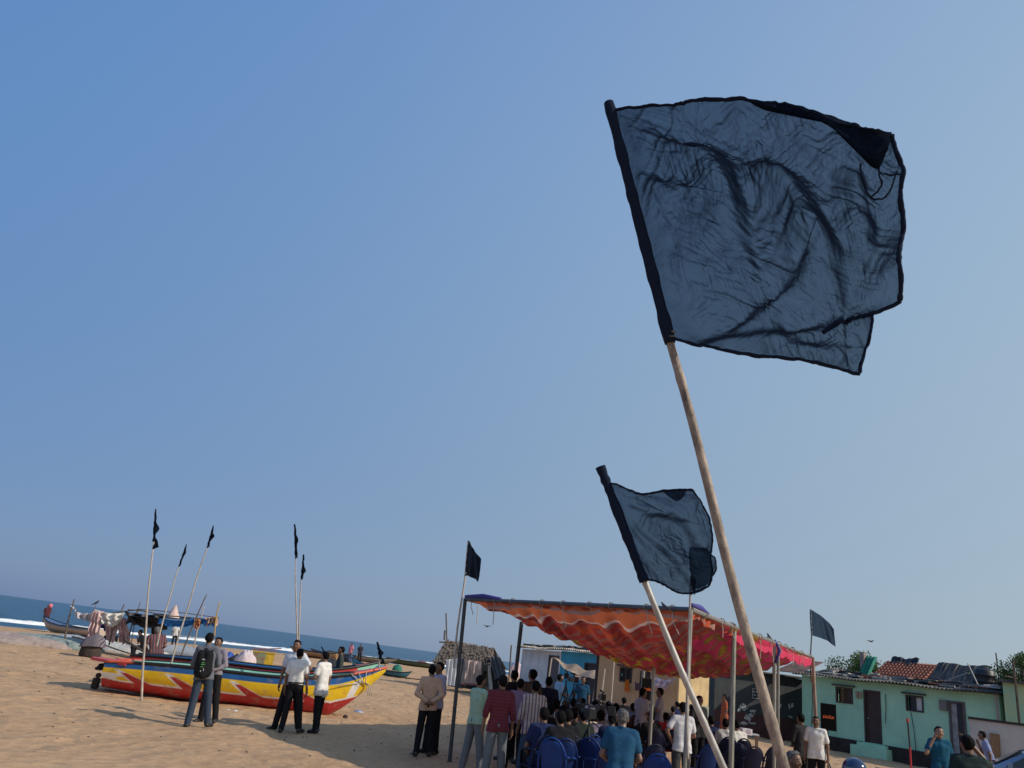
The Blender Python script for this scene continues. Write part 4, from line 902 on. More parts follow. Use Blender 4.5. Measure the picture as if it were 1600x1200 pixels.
def door(e, sgn, h, m, kind='plain', fm=None, handle=True, inset=.08):
    u0, u1, z0, z1 = h; f = MB(); t = .07
    for a, b, c, d in ((u0, u0+t, z0, z1), (u1-t, u1, z0, z1), (u0+t, u1-t, z1-t, z1)): local_box(f, a, b, -.05, .025, c, d, sgn)
    fo = f.build('door_frame', fm or m, e); d = MB()
    local_box(d, u0+t, u1-t, -inset-.04, -inset, z0, z1-t, sgn)
    if kind == 'panel':
        for k in range(3): local_box(d, u0+t+.08, u1-t-.08, -inset, -inset+.015, z0+.1+k*(z1-z0)*.31, z0+.1+k*(z1-z0)*.31+(z1-z0)*.25, sgn)
    do = d.build('door', m, e)
    if handle: MB().ball((u0+t+.08, sgn*.0+sgn*(-inset+.03), z0+(z1-z0)*.45), .035, 8).build('handle', mat('steel', (.5, .5, .48), .3, metal=.8), do)
def window(e, sgn, h, fm, inside, half=None, bars=False):
    u0, u1, z0, z1 = h; t = .06; f = MB()
    for a, b, c, d in ((u0, u0+t, z0, z1), (u1-t, u1, z0, z1), (u0+t, u1-t, z1-t, z1), (u0+t, u1-t, z0, z0+t)): local_box(f, a, b, -.06, .03, c, d, sgn)
    local_box(f, (u0+u1)/2-.02, (u0+u1)/2+.02, -.05, .01, z0+t, z1-t, sgn)
    if bars:
        for k in range(1, 7): local_box(f, u0+t+(u1-u0-2*t)*k/7-.008, u0+t+(u1-u0-2*t)*k/7+.008, -.02, .0, z0+t, z1-t, sgn)
    w_ = f.build('window', fm, e); g = MB(); local_box(g, u0+t, u1-t, -.14, -.12, z0+t, z1-t, sgn); g.build('pane', inside, w_)
    s = MB(); local_box(s, u0-.12, u1+.12, 0.0, .14, z1+.04, z1+.10, sgn); s.build('sunshade', fm if fm is not None else inside, w_)
    if half:
        q = MB(); local_box(q, (u0+u1)/2+.03, u1-t, -.10, -.08, z0+t, z1-t, sgn); q.build('shutter', half, w_)
GLASSD = mat('dark_glass', (.012, .014, .018), .15); MAROON = mat('maroon_wood', (.055, .028, .030), .6, var=.3, scale=6); GREYW = mat('weathered_wood', (.16, .14, .15), .85, var=.55, scale=5, stretch=(6, 6, 1), bump=.4)
GREENP = wallmat('green_plaster', (.42, .70, .51), (.31, .54, .40))
DARKPL = mat('dark_plinth', (.045, .035, .033), .95, var=.5, scale=3, bump=.5, bscale=9)
def eave(e, sgn, L, z0, z1, depth, rise, m, over=.45, pitch=.15, name='roof', u0=0.0):
    """corrugated sheets rising away from the front"""
    mb = MB(); nu = int((L+.4)/pitch)*6; D = depth+over
    def fn(u, v):
        x = u0-.2+u*(L+.4); y = -over+v*D; z = z0+(z1-z0)*u+ (y+over)*rise/D + .035*math.cos(x/pitch*2*math.pi)+.03*math.sin(x*1.7)*math.cos(v*5)
        return Vector((x, -sgn*y, z))
    k = len(mb.v); mb.grid(fn, nu, 3); top = [v for v in mb.v]
    mb.grid(lambda u, v: fn(u, v)-Vector((0, 0, .03)), nu, 3)
    n = nu+1; mb.f += [(i, i+1, n*4+i+1, n*4+i) for i in range(nu)]
    return mb.build(name, m, e, True)
def debris(e, sgn, L, zf, depth, mats, n, seed, name='roof_debris'):
    rr = random.Random(seed)
    for gi, m in enumerate(mats):
        mb = MB()
        for _ in range(n):
            u = rr.uniform(0, L); y = rr.uniform(.0, depth); s = rr.uniform(.12, .5)
            rot = Matrix.Rotation(rr.uniform(-.5, .5), 3, 'Z') @ Matrix.Rotation(rr.uniform(-.15, .15), 3, 'X')
            mb.box((u, -sgn*y, zf(u, y)+.05+rr.random()*.06), (s*1.6, s*.7, rr.uniform(.02, .10)), rot)
        tag(mb.build(name, m, e), kind='stuff')
# the long green house
wG = Wall(G(1253, 1056, 2.9), G(1561, 1088, 2.9))
def rectpx(w, x0, y0, x1, y1):
    a = w.uz(x0, y0); b = w.uz(x1, y1); c = w.uz(x1, y0); d = w.uz(x0, y1); return (min(a[0], b[0]), max(a[0], b[0]), (b[1]+d[1])/2, (a[1]+c[1])/2)
hD1 = rectpx(wG, 1349, 1079, 1379, 1165); hW1 = rectpx(wG, 1306, 1074, 1333, 1099); hW2 = rectpx(wG, 1415, 1087, 1444, 1112); hD2 = rectpx(wG, 1481, 1096, 1514, 1178)
gb = .55
hD1 = (hD1[0], hD1[1], gb, hD1[3]); hD2 = (hD2[0], hD2[1], gb-.15, hD2[3])
eG, sg = house(wG, 4.5, (2.95, 2.95), GREENP, 'long pale green single storey house with maroon door and cluttered roof', holes=[hD1, hW1, hW2, hD2])
door(eG, sg, hD1, MAROON); door(eG, sg, hD2, GREYW, 'panel', GREYW, False); hm_ = (hD2[0]+hD2[1])/2; mb = MB(); local_box(mb, hD2[0]+.08, hm_-.03, -.078, -.045, hD2[2]+.02, hD2[3]-.1, sg); mb.build('door_leaf', mat('pale_weathered_leaf', (.36, .36, .38), .8, var=.45, scale=4), eG); mb = MB(); local_box(mb, hm_-.02, hm_+.14, -.078, -.05, hD2[2]+.02, hD2[3]-.1, sg); mb.build('door_gap_shade', GLASSD, eG)  # solid dark box stands in for the shade inside the half-open door
window(eG, sg, hW1, MAROON, GLASSD, MAROON); window(eG, sg, hW2, mat('dark_frame', (.035, .03, .035), .7), GLASSD, mat('white_shutter', (.6, .6, .6), .6))
mb = MB(); 
for a, b in ((0, hD1[0]-.1), (hD1[1]+.1, hD2[0]-.1), (hD2[1]+.1, wG.L)): local_box(mb, a, b, 0, .12, -.1, gb, sg)
mb.build('plinth', DARKPL, eG)
mb = MB(); local_box(mb, hD1[0]-.35, hD1[1]+.45, 0, .55, -.05, gb-.15, sg); local_box(mb, hD1[0]-.2, hD1[1]+.3, 0, .3, gb-.15, gb-.02, sg); mb.build('door_step', GREENP, eG)
mb = MB(); local_box(mb, hD2[0]-.35, hD2[1]+.3, 0, .5, -.05, gb-.2, sg); mb.build('door_step', GREENP, eG)
SHEETM = mat('sooty_sheet', (.10, .10, .10), .75, var=.5, scale=1.5, col2=(.035, .035, .04), bump=.3)
eave(eG, sg, wG.L, 2.98, 2.98, 3.6, .45, SHEETM)
zf = lambda u, y: 3.02+y*.12
debris(eG, sg, wG.L, zf, 2.4, [mat('grey_slab', (.30, .29, .28), .9, var=.4, scale=6), mat('brick_scrap', (.34, .14, .08), .9, var=.4, scale=6), BSHEET, mat('pale_scrap', (.55, .52, .46), .9, var=.4)], 26, 3)
def lb(x, y, Y): return AT(x, y, Y)
# raised tiled roof, tarps, tank on top of the green house
def to_local(e, p): return e.matrix_world.inverted() @ Vector(p)
bpy.context.view_layer.update()
wR = Wall(G(1373, 1062, 2.9)*1, G(1560, 1088, 2.9)*1)
def roofpt(x, y, back):     # on an upright plane parallel to the wall, set back from it
    return to_local(eG, PLN(x, y, wG.O-wG.n*back, wG.n))
TILE = mat('clay_tile', (.36, .13, .085), .85, var=.35, scale=5, bump=.3, bscale=20); TILED = mat('tile_gap', (.10, .04, .03), .9)
a, b, c, d = roofpt(1387, 1041, 3.6), roofpt(1467, 1035, 3.6), roofpt(1466, 1066, 1.9), roofpt(1388, 1058, 1.9)
u0, u1 = a.x, b.x; z1 = (a.z+b.z)/2+.05; z0 = 3.12; y0, y1 = c.y, a.y
mb = MB(); nt = 15; nr = 8
for i in range(nt):
    for j in range(nr):
        x = u0+(u1-u0)*(i+.5)/nt; w_ = (u1-u0)/nt; t0 = j/nr; t1 = (j+1.25)/nr
        p0 = Vector((x, y0+(y1-y0)*t0, z0+(z1-z0)*t0+.03)); p1 = Vector((x, y0+(y1-y0)*min(t1, 1), z0+(z1-z0)*min(t1, 1)-.01)); mb.tube([p0, p1], [w_*.44, w_*.36], 8)
mb.build('tiled_roof', TILE, eG, True)
mb = MB(); mb.poly([(u0-.1, y0, 3.0), (u1+.1, y0, 3.0), (u1+.1, y1, z1-.05), (u0-.1, y1, z1-.05)], -.05, (0, 0, 1)); mb.build('roof_deck', TILED, eG)
TARPB = mat('black_tarp', (.012, .014, .020), .6, var=.35, scale=3, bump=.5, bscale=5)
def ltarp(x0, x1, ya, yb, za, zb, label=None, n=60, amp=.05, f=26, jag=.08):
    mb = MB(); mb.grid(lambda u, v: Vector((x0+(x1-x0)*u, ya+(yb-ya)*v-sg*-1*amp*0+ (amp*3*(1-abs(2*float(fbm(u*f*.35+v*1.2, v*1.1, 5, 3))-.9)*1.6))*(-1 if sg > 0 else 1), za+(zb-za)*v+jag*(math.sin(u*9)*v+.5*math.sin(u*23)*v))), n, 12); return mb.build('tarp', TARPB, eG, True)
t1 = roofpt(1530, 1042, 3.0).x
ltarp(u1-.05, t1+.2, y0, y1, 3.10, z1+.12, jag=.03, amp=.05, f=44, n=150)
ltarp(u0+.2, u0+(u1-u0)*.62, y0+(y1-y0)*.80, y1, z0+(z1-z0)*.80+.09, z1+.22, jag=.04)
mb = MB(); mb.grid(lambda u, v: Vector((u0-.55+.5*u, y0+.1*math.sin(u*20)+(y1-y0)*.5*v, 3.1+(z1-3.0)*v)), 14, 8); mb.build('net_curtain', mat('green_net', (.02, .24, .16), .8, var=.4, scale=5, bump=.5), eG, True)
mb = MB(); mb.box((u0-.62, y0+(y1-y0)*.4, (3.0+z1+.25)/2), (.2, .2, z1+.25-3.0)); mb.build('post', mat('concrete_post', (.32, .25, .22), .95, var=.3, scale=8), eG)
mb = MB(); mb.lathe([(0, 0), (.36, 0), (.40, .05), (.40, .10), (.42, .12), (.40, .15), (.40, .3), (.42, .32), (.40, .35), (.40, .55), (.42, .57), (.40, .6), (.40, .72), (.34, .80), (.20, .84), (.16, .90), (0, .91)], (t1+.42, y0+.3*(y1-y0), 3.15), 22); mb.build('water_tank', mat('black_plastic', (.018, .018, .024), .45, var=.3, scale=3), eG, True)
mb = MB().tube([(t1+.15, y0-(y1-y0)*.15, 4.1), (t1+.65, y0-(y1-y0)*.25, 3.05)], .025, 6).tube([(t1-1.1, y0-(y1-y0)*.2, 3.15), (t1+.0, y0, 3.75)], .025, 6); mb.build('pipe', mat('grey_pipe', (.38, .36, .34), .6), eG)
for x, ya in ((1556, 1020),):
    mb = MB(); q0, q1 = roofpt(x+6, 1072, 1.0), roofpt(x, ya, 1.0); mb.tube([q0, q1], .025, 6); mb.build('mast', WOOD, eG)
mb = MB().tube([(wG.L-.1, sg*.06, .2), (wG.L-.1, sg*.06, 3.0)], .035, 8).tube([(wG.L-.02, sg*.10, .2), (wG.L-.02, sg*.10, 3.0)], .02, 6); mb.build('drain_pipe', mat('grey_pipe', (.38, .36, .34), .6), eG)
# tiled old roof at the left end of the green house
mb = MB()
for i in range(4):
    for j in range(4): mb.box((-1.0+i*.33, -sg*(-.1+j*.45), 3.08+.16*j), (.33, .5, .035), Matrix.Rotation(.34*-sg, 3, 'X') @ Matrix.Rotation(random.uniform(-.08, .08), 3, 'Z'))
mb.build('old_tiles', mat('brown_tile', (.25, .13, .09), .9, var=.5, scale=3, col2=(.07, .05, .045), bump=.4), eG)
mb = MB()
for x0_, y0_, x1_, y1_ in ((1424, 1113, 1432, 1176), (1384, 1084, 1384, 1130), (1337, 1080, 1338, 1084), (1270, 1062, 1268, 1140)):
    a_, b_ = wG.uz(x0_, y0_), wG.uz(x1_, y1_); mb.tube([(a_[0], sg*.03, a_[1]), ((a_[0]+b_[0])/2+.03, sg*.035, (a_[1]+b_[1])/2), (b_[0], sg*.03, b_[1])], .012, 5)
mb.build('cable', mat('black_cable', (.03, .03, .03), .7), eG, True)
a_ = wG.uz(1475, 1102); MB().box((a_[0], sg*.05, a_[1]), (.28, .10, .38)).build('meter_box', mat('grey_box', (.16, .15, .15), .7), eG)
for px_ in (1341, 1344): a_ = wG.uz(px_, 1086); MB().box((a_[0], sg*.04, a_[1]), (.16, .08, .26)).build('switch_box', mat('tan_box', (.34, .26, .19), .8), eG)
# second green house to the right, and the white wall in front of it
hA = AT(1566, 1066, 29.5); hB = AT(1660, 1086, 28.5); wH = Wall(hA, hB); eH, s2 = house(wH, 4, (hA.z, hA.z), wallmat('green_old_plaster', (.27, .54, .42), (.50, .48, .24), 1.1), 'weathered green house with yellowed patches at the right edge'); mb = MB(); mb.box((wH.L/2, -s2*2, hA.z+.05), (wH.L+.3, 4.4, .09)); mb.build('roof', SHEETM, eH)
wW = Wall(AT(1514, 1122, 27.6), AT(1660, 1142, 26.5)); e = empty('boundary_wall', wW.O, wW.rz, 'low off-white wall with black top edge behind the car', 'wall')
mb = MB(); mb.box((wW.L/2, 0, .98), (wW.L, .18, 1.96)); mb.build('wall', wallmat('offwhite_wall', (.50, .48, .48), (.36, .35, .35)), e); mb = MB(); mb.box((wW.L/2, 0, 2.0), (wW.L+.04, .26, .08)); mb.build('coping', mat('black_coping', (.02, .02, .022), .8), e)
mb = MB(); mb.box((0, 0, .8), (.28, .05, 1.6)); o = mb.build('plank', mat('brown_plank', (.26, .15, .08), .8, var=.4, scale=4), None); q = PLN(1552, 1150, wW.O+wW.n*.18, wW.n); o.location = (q.x, q.y, 0); o.rotation_euler = (0, .03, wW.rz); tag(o, 'brown wooden plank leaning on the low off-white wall', 'plank')
q = PLN(1564, 1160, wW.O+wW.n*.4, wW.n)
heap(0, 0, .28, .25, .9, mat('brown_basket', (.14, .09, .06), .9, var=.5, scale=12), 'basket', 'dark brown basket against the low off-white wall', 'basket', seed=31, z=Vector((q.x, q.y, 0)), rough=.1)
# black painted wall and shed to the left of the green house
BLKW = mat('black_board_wall', (.030, .033, .038), .8, var=.5, scale=2.2, col2=(.05, .055, .06), bump=.4, bscale=8)
dB = wG.d; pB1 = G(1253, 1058, 2.9)+wG.n*-.15; pB0 = AT(1117, 1060, 38.0)
wB = Wall(Vector((pB0.x, pB0.y, 0)), Vector((pB1.x, pB1.y, 0)))
e = empty('shed', wB.O, wB.rz, 'black painted board shed with white scrawls and maroon lower band', 'shed')
sB = -1 if (Matrix.Rotation(wB.rz, 3, 'Z') @ Vector((0, -1, 0))).dot(wB.n) > 0 else 1
mb = MB(); mb.box((wB.L/2, -sB*1.5, 1.4), (wB.L, 3.0, 2.8)); mb.build('wall', BLKW, e); mb = MB(); local_box(mb, 0, wB.L, .0, .03, .0, .95, sB); mb.build('lower_band', mat('maroon_band', (.09, .03, .03), .8, var=.4, scale=3), e)
mb = MB(); mb.box((wB.L/2, -sB*1.4, 2.86), (wB.L+.3, 3.4, .07)); mb.build('roof', SHEETM, e)
WHM = mat('white_chalk', (.55, .55, .54), .9, var=.4, scale=12); mb = MB(); rr = random.Random(5)
def wq(x, y): return wB.uz(x, y)
for (x, y, w_, h_) in ((1160, 1104, .20, .3), (1164, 1105, .12, .15), (1153, 1107, .1, .35), (1172, 1118, .42, .16), (1177, 1112, .28, .12), (1168, 1124, .35, .2), (1162, 1130, .22, .22), (1175, 1130, .2, .12), (1217, 1104, .12, .3), (1235, 1103, .10, .32), (1235, 1120, .10, .1)):
    u, z = wq(x, y)
    for k in range(3): mb.box((u+rr.uniform(-.1, .1), sB*.035, z+rr.uniform(-.06, .06)), (w_*rr.uniform(.4, 1), .006, h_*rr.uniform(.3, .8)), Matrix.Rotation(rr.uniform(-.5, .5), 3, 'Y'))
mb.build('white_scrawl', WHM, e)
u, z = wq(1182, 1084); mb = MB()
for a, b, c, d in ((-.24, -.22, -.22, .22), (.22, .24, -.22, .22), (-.22, .22, .20, .22), (-.22, .22, -.22, -.20)): local_box(mb, u+a, u+b, .03, .04, z+c, z+d, sB)
for k, (i, j) in enumerate(((-.16, .08), (.0, .08), (.14, .1), (-.12, -.06), (.06, -.08))): mb.box((u+i, sB*.036, z+j), (.1, .006, .05))
mb.build('chalk_frame', WHM, e)
# beige house, its lit side wall, the blue and white houses beyond
BEIGE = wallmat('beige_plaster', (.52, .36, .22), (.38, .26, .17)); 
pa, pb = G(935, 1013, 2.9), G(1057, 1031, 2.9)
pb = Vector((pa.x+4.05, pa.y-1.3, 0))
# keep the corner under its pixel
rc = ray(1057, 1031); pb = Vector((rc.x/rc.y*33.2, 33.2, 0)); ra = ray(935, 1013); pa = Vector((ra.x/ra.y*35.4, 35.4, 0))
wE = Wall(pa, pb); zE = lambda x, y: wE.uz(x, y)[1]
hW = rectpx(wE, 969, 1043, 987, 1066); hDo = rectpx(wE, 998, 1046, 1016, 1110); hDo = (hDo[0], hDo[1], .15, hDo[3])
eE, s3 = house(wE, 2.4, (zE(938, 1013), zE(1055, 1030)), BEIGE, 'beige plastered house with corrugated eave and barred window behind the crowd', holes=[hW, hDo])
window(eE, s3, hW, mat('dark_frame', (.035, .03, .035), .7), GLASSD, None, True); door(eE, s3, hDo, mat('dark_door', (.04, .03, .03), .7), 'panel', BEIGE, False)
eave(eE, s3, wE.L, zE(938, 1013)+.06, zE(1055, 1030)+.06, 2.4, .25, mat('grey_sheet', (.30, .29, .27), .7, var=.4, scale=2), .35)
mb = MB(); local_box(mb, 0, wE.L, .0, .03, 0, .7, s3); mb.build('lower_band', mat('brown_band', (.22, .13, .09), .9, var=.4, scale=3), eE)
YELW = wallmat('sunlit_yellow_plaster', (.60, .44, .24), (.40, .30, .17), 1.6)
pc = Vector((pb.x+1.95, pb.y+2.15, 0)); wF = Wall(pb+Vector((.08, .0, 0)), pc); e = empty('boundary_wall', wF.O, wF.rz, 'sunlit yellowish wall with grey stained lower half beside the beige house', 'wall')
mb = MB(); n = 40; top = [wF.uz(1057+58*i/n, 1031+19*i/n)[1]-.10*float(fbm(i*.5, 0, 3, 3)) for i in range(n+1)]; top = [max(1.9, min(3.2, t)) for t in top]
for i in range(n): mb.box((wF.L*(i+.5)/n, 0, (top[i]+.75)/2), (wF.L/n, .16, top[i]-.75))
mb.build('wall', YELW, e); mb = MB(); mb.box((wF.L/2, 0, .35), (wF.L+.02, .20, 1.5)); mb.build('grey_lower_band', mat('grey_green_band', (.30, .33, .28), .9, var=.4, scale=3, col2=(.16, .18, .15)), e)
# blue house + white house going away
rb_ = ray(936, 1021); pR = Vector((rb_.x/rb_.y*36.2, 36.2, 0)); rm = ray(878, 1015); pM = Vector((rm.x/rm.y*39.5, 39.5, 0)); rl = ray(817, 1010); pL = Vector((rl.x/rl.y*44, 44, 0))
wN = Wall(pM, pR); wL = Wall(pL, pM-(pM-pL).normalized()*.03)
BLUEW = wallmat('blue_plaster', (.09, .40, .56), (.06, .29, .43)); WHITEW = wallmat('grey_white_plaster', (.74, .73, .72), (.50, .50, .51), 1.4)
hb = rectpx(wN, 914, 1036, 934, 1078); hb = (hb[0], min(hb[1], wN.L-.2), .1, hb[3])
eN, s4 = house(wN, 4, (wN.uz(879, 1017)[1], wN.uz(934, 1022)[1]), BLUEW, 'bright blue house between the white and the beige houses', holes=[hb]); door(eN, s4, hb, mat('dark_door', (.04, .03, .03), .7), 'panel', None, False)
hl = rectpx(wL, 858, 1024, 875, 1100); hl = (hl[0], min(hl[1], wL.L-.15), .1, hl[3])
eL, s5 = house(wL, 4, (wL.uz(818, 1014)[1], wL.uz(876, 1018)[1]), WHITEW, 'grey-white house with dark doorway, farthest left of the house row', holes=[hl]); door(eL, s5, hl, GREYW, 'plain', None, False)
for ee, ss, ww in ((eN, s4, wN), (eL, s5, wL)):
    z = 2.8 if ww is wN else 3.0
    za = (ww.uz(818, 1013)[1], ww.uz(876, 1017)[1]) if ww is wL else (ww.uz(879, 1017)[1], ww.uz(934, 1021)[1])
    eave(ee, ss, ww.L, za[0]+.06, za[1]+.06, 3.5, .3, mat('bleached_sheet', (.66, .62, .54), .8, var=.5, scale=1.6, col2=(.22, .20, .18)), .35, .2)
    debris(ee, ss, ww.L, lambda u, y: za[0]+(za[1]-za[0])*u/ww.L+.1+y*.09, 1.5, [mat('pale_scrap', (.55, .52, .46), .9, var=.4), BSHEET, WOOD], 12, 9)
# awning of pale cloth before the blue house
aw = empty('awning', AT(905, 1062, 31), 0, 'pale sagging awning cloth on thin poles before the blue house', 'awning')
Pq = [AT(862, 1028, 33), AT(932, 1050, 30), AT(934, 1057, 29), AT(880, 1040, 31)]; q0 = aw.location.copy()
mb = MB(); mb.grid(lambda u, v: (Pq[0]*(1-u)+Pq[1]*u)*(1-v)+(Pq[3]*(1-u)+Pq[2]*u)*v-q0+Vector((0, 0, -.25*math.sin(math.pi*u)*v+.06*math.sin(u*14+v*4))), 24, 10); mb.build('cloth', mat('tan_cloth', (.60, .46, .34), .9, var=.4, scale=2, trans=.35), aw, True)
for a, b in (((862, 1028, 33), (858, 1110, 33)), ((934, 1036, 29), (930, 1118, 29)), ((945, 1045, 29.5), (937, 1110, 29.5))):
    t = AT(*a)-q0; MB().tube([t, Vector((t.x-.1, t.y, -q0.z))], .03, 6).build('pole', PALEPOLE, aw)
# thatched hut
yH = 45.0; hp = G(722, 1078); e = empty('thatched_hut', Vector((hp.x, yH, 0)), 0, 'thatched palm leaf hut with white and grey tarp sides by the shore', 'hut'); q0 = Vector(e.location)
THATCH = mat('palm_thatch', (.25, .20, .16), .95, var=.6, scale=9, col2=(.07, .055, .05), bump=1, bscale=26, stretch=(1, 1, .5))
def hq(x, y, d=0): return AT(x, y, yH+d)-q0
Lr = [hq(698, 1000, .9), hq(772, 1013, .9)]; Le = [hq(676, 1036, -.4), hq(766, 1050, -.4)]; Lb = [hq(690, 1036, 2.4), hq(792, 1046, 2.4)]
mb = MB()
for A, B, C, D, nn in ((Lr[0], Lr[1], Le[1], Le[0], 900), (Lr[0], Lr[1], Lb[1], Lb[0], 200)):
    mb.grid(lambda u, v: (A*(1-u)+B*u)*(1-v)+(D*(1-u)+C*u)*v+Vector((0, 0, .07*(float(vnoise(u*20, v*8, 3))-.5))), 30, 8)
    nrm = (B-A).cross(D-A).normalized(); nrm = nrm if nrm.z > 0 else -nrm; dn = (D-A).normalized()
    for _ in range(nn):
        u, v = random.random(), random.random()*.92; p = (A*(1-u)+B*u)*(1-v)+(D*(1-u)+C*u)*v+nrm*random.uniform(.0, .08); t = (dn+Vector((random.uniform(-.6, .6), random.uniform(-.2, .2), random.uniform(-.1, .2)))).normalized(); w_ = t.cross(nrm)*random.uniform(.03, .07); l_ = random.uniform(.15, .38)
        mb.add([p-w_, p+w_, p+t*l_+nrm*random.uniform(0, .10)], [(0, 1, 2)])
mb.build('thatched_roof', THATCH, e)
mb = MB(); bt = hq(680, 1072, -.3).z; gzv = -q0.z
def quad(name, a, b, c, d, m, n=20, wav=.05, k=0):
    P = [hq(x_, y_, d_-.8) for x_, y_, d_ in (a, b, c, d)]; q = MB(); q.grid(lambda u, v: (P[0]*(1-u)+P[1]*u)*(1-v)+(P[3]*(1-u)+P[2]*u)*v+Vector((0, wav*math.sin(u*17+v*3+k)+wav*.5*math.sin(u*41), 0)), n, 10); return q.build(name, m, e, True)
quad('white_sheet', (697, 1031, -.5), (715, 1029, -.5), (711, 1072, -.5), (696, 1070, -.5), mat('white_tarp', (.80, .81, .84), .6, var=.2, scale=2, trans=.15))
quad('dark_side', (715, 1028, -.45), (726, 1028, -.5), (720, 1076, -.5), (713, 1074, -.5), mat('grey_tarp', (.12, .13, .16), .7, var=.3, scale=3))
quad('pink_sheet', (725, 1030, -.1), (752, 1034, -.1), (752, 1070, -.1), (722, 1067, -.1), mat('pinkish_sheet', (.72, .56, .50), .8, var=.35, scale=1.5, trans=.2), wav=.12)
quad('grey_tarp', (764, 1028, .2), (778, 1022, .3), (790, 1050, .4), (774, 1062, .1), mat('grey_tarp', (.12, .13, .16), .7, var=.3, scale=3), wav=.1, k=3)
quad('dark_wall', (755, 1030, .8), (772, 1030, .8), (770, 1080, .8), (755, 1078, .8), BSHEET)
quad('dark_wall', (700, 1040, 1.6), (790, 1048, 1.6), (790, 1085, 1.6), (700, 1072, 1.6), BSHEET)
quad('cream_strip', (762, 1040, -.2), (766, 1040, -.2), (770, 1078, -.2), (764, 1078, -.2), WHC)
for a, b, dd in (((722, 1076), (726, 1028), -.55), ((753, 1078), (755, 1032), -.3), ((760, 1080), (762, 1034), -.3), ((698, 1000), (697, 958), .9), ((694, 1000), (695, 985), .9), ((686, 1003), (708, 1004), .7), ((795, 1065), (799, 1008), 3)):
    MB().tube([hq(*a, dd), hq(*b, dd)], .045, 6).build('pole', WOOD, e)
quad('low_bench', (722, 1066, -.7), (752, 1069, -.7), (752, 1072, -.9), (722, 1069, -.9), mat('red_brown_cloth', (.20, .07, .05), .9))
heap(806, 1058, 1.0, .5, 1.9, mat('pink_white_bundle', (.65, .35, .42), .9, var=.6, scale=3, col2=(.7, .68, .65)), 'bundle', 'white and pink bundle between the hut and the house row', 'bundle', seed=41)
heap(661, 1043, 1.2, .8, .7, mat('reddish_heap', (.22, .08, .07), .9, var=.5, scale=3), 'net_heap', 'reddish net heap left of the thatched hut', 'net', seed=42)

# ---------------------------------------------------------------- trees
LEAF = [mat('leaf_'+k, c, .6, var=.4, scale=3, trans=.3) for k, c in dict(dark=(.035, .07, .02), mid=(.06, .12, .03), light=(.10, .17, .045)).items()]
def tree(p, h, cr, label, seed, dens=1.0, squash=.7, lean=(0, 0), leaf=.16, mats=(0, 1, 2)):
    rr = random.Random(seed); e = empty('tree', p, 0, label, 'tree'); tb = MB(); top = Vector((lean[0], lean[1], h*.62)); tb.tube([(0, 0, -.2), top*.5+Vector((.1, 0, 0)), top], [.16, .12, .08], 8)
    cl = []
    for i in range(int(13*dens)):
        a = rr.uniform(0, 6.283); r = cr*rr.random()**.5; c = top+Vector((math.cos(a)*r, math.sin(a)*r, h*.12+rr.uniform(-.5, .75)*cr*squash*(1-.4*r/cr))); cl.append((c, cr*rr.uniform(.22, .42)))
        tb.tube([top*rr.uniform(.7, 1), (top+c)/2+Vector((0, 0, -.1)), c], [.05, .035, .015], 5)
    tb.build('trunk', mat('trunk_bark', (.10, .075, .055), .9, var=.4, scale=8, bump=.6), e, True)
    bs = [MB(), MB(), MB()]
    for c, r in cl:
        for _ in range(int(230*dens)):
            d = Vector((rr.gauss(0, 1), rr.gauss(0, 1), rr.gauss(0, .8))).normalized()*r*rr.random()**.4; pp = c+d; n = Vector((rr.gauss(0, 1), rr.gauss(0, 1), rr.gauss(0, 1))).normalized(); t = n.orthogonal().normalized(); w_ = n.cross(t); s = leaf*rr.uniform(.5, 1)
            bs[rr.choice(mats)].add([pp, pp+t*s*.5+w_*s*.25, pp+t*s, pp+t*s*.5-w_*s*.25], [(0, 1, 2, 3)])
    al = MB(); 
    o = None
    me_m = [LEAF[i] for i in range(3)]
    v = []; f = []; mi = []
    for i, b in enumerate(bs):
        k = len(v); v += b.v; f += [tuple(q+k for q in fc) for fc in b.f]; mi += [i]*len(b.f)
    me = bpy.data.meshes.new('crown'); me.from_pydata(v, [], f); [me.materials.append(m) for m in me_m]; me.polygons.foreach_set('material_index', mi); link(bpy.data.objects.new('crown', me), e); return e
def tpos(x, y, Y): p = AT(x, y, Y); return Vector((p.x, p.y, 0)), (p.z-.7)/.74
p, z = tpos(1133, 1062, 44); tree(p, 3.6, 1.6, 'small dark green tree between yellow wall and black shed', 1)
p, z = tpos(1352, 1036, 40); tree(p, z+.4, 1.5, 'light green feathery tree behind the green house roof', 2, mats=(1, 2, 2), leaf=.15, dens=1.9)
p, z = tpos(1595, 1035, 30); tree(p, z+.3, 1.0, 'tall thin tree behind the right-hand green house', 3, dens=1.2, squash=1.2, leaf=.12)
p, z = tpos(1566, 1052, 33); tree(p, z+.2, 1.1, 'low rounded green tree right of the black water tank', 4, mats=(1, 2, 2), leaf=.14, dens=1.6)
for x, ya, yb in ((1583, 1031, 1075), ):
    q = AT(x, ya, 29); e = empty('utility_pole', (q.x, q.y, 0), 0, 'thin wooden pole with short crossbar behind the right-hand house', 'pole'); MB().tube([(0, 0, 0), (0, 0, q.z)], .045, 6).build('pole', WOOD, e); MB().tube([(-.35, 0, q.z-.6), (.1, 0, q.z-.65)], .025, 5).build('crossbar', WOOD, e)

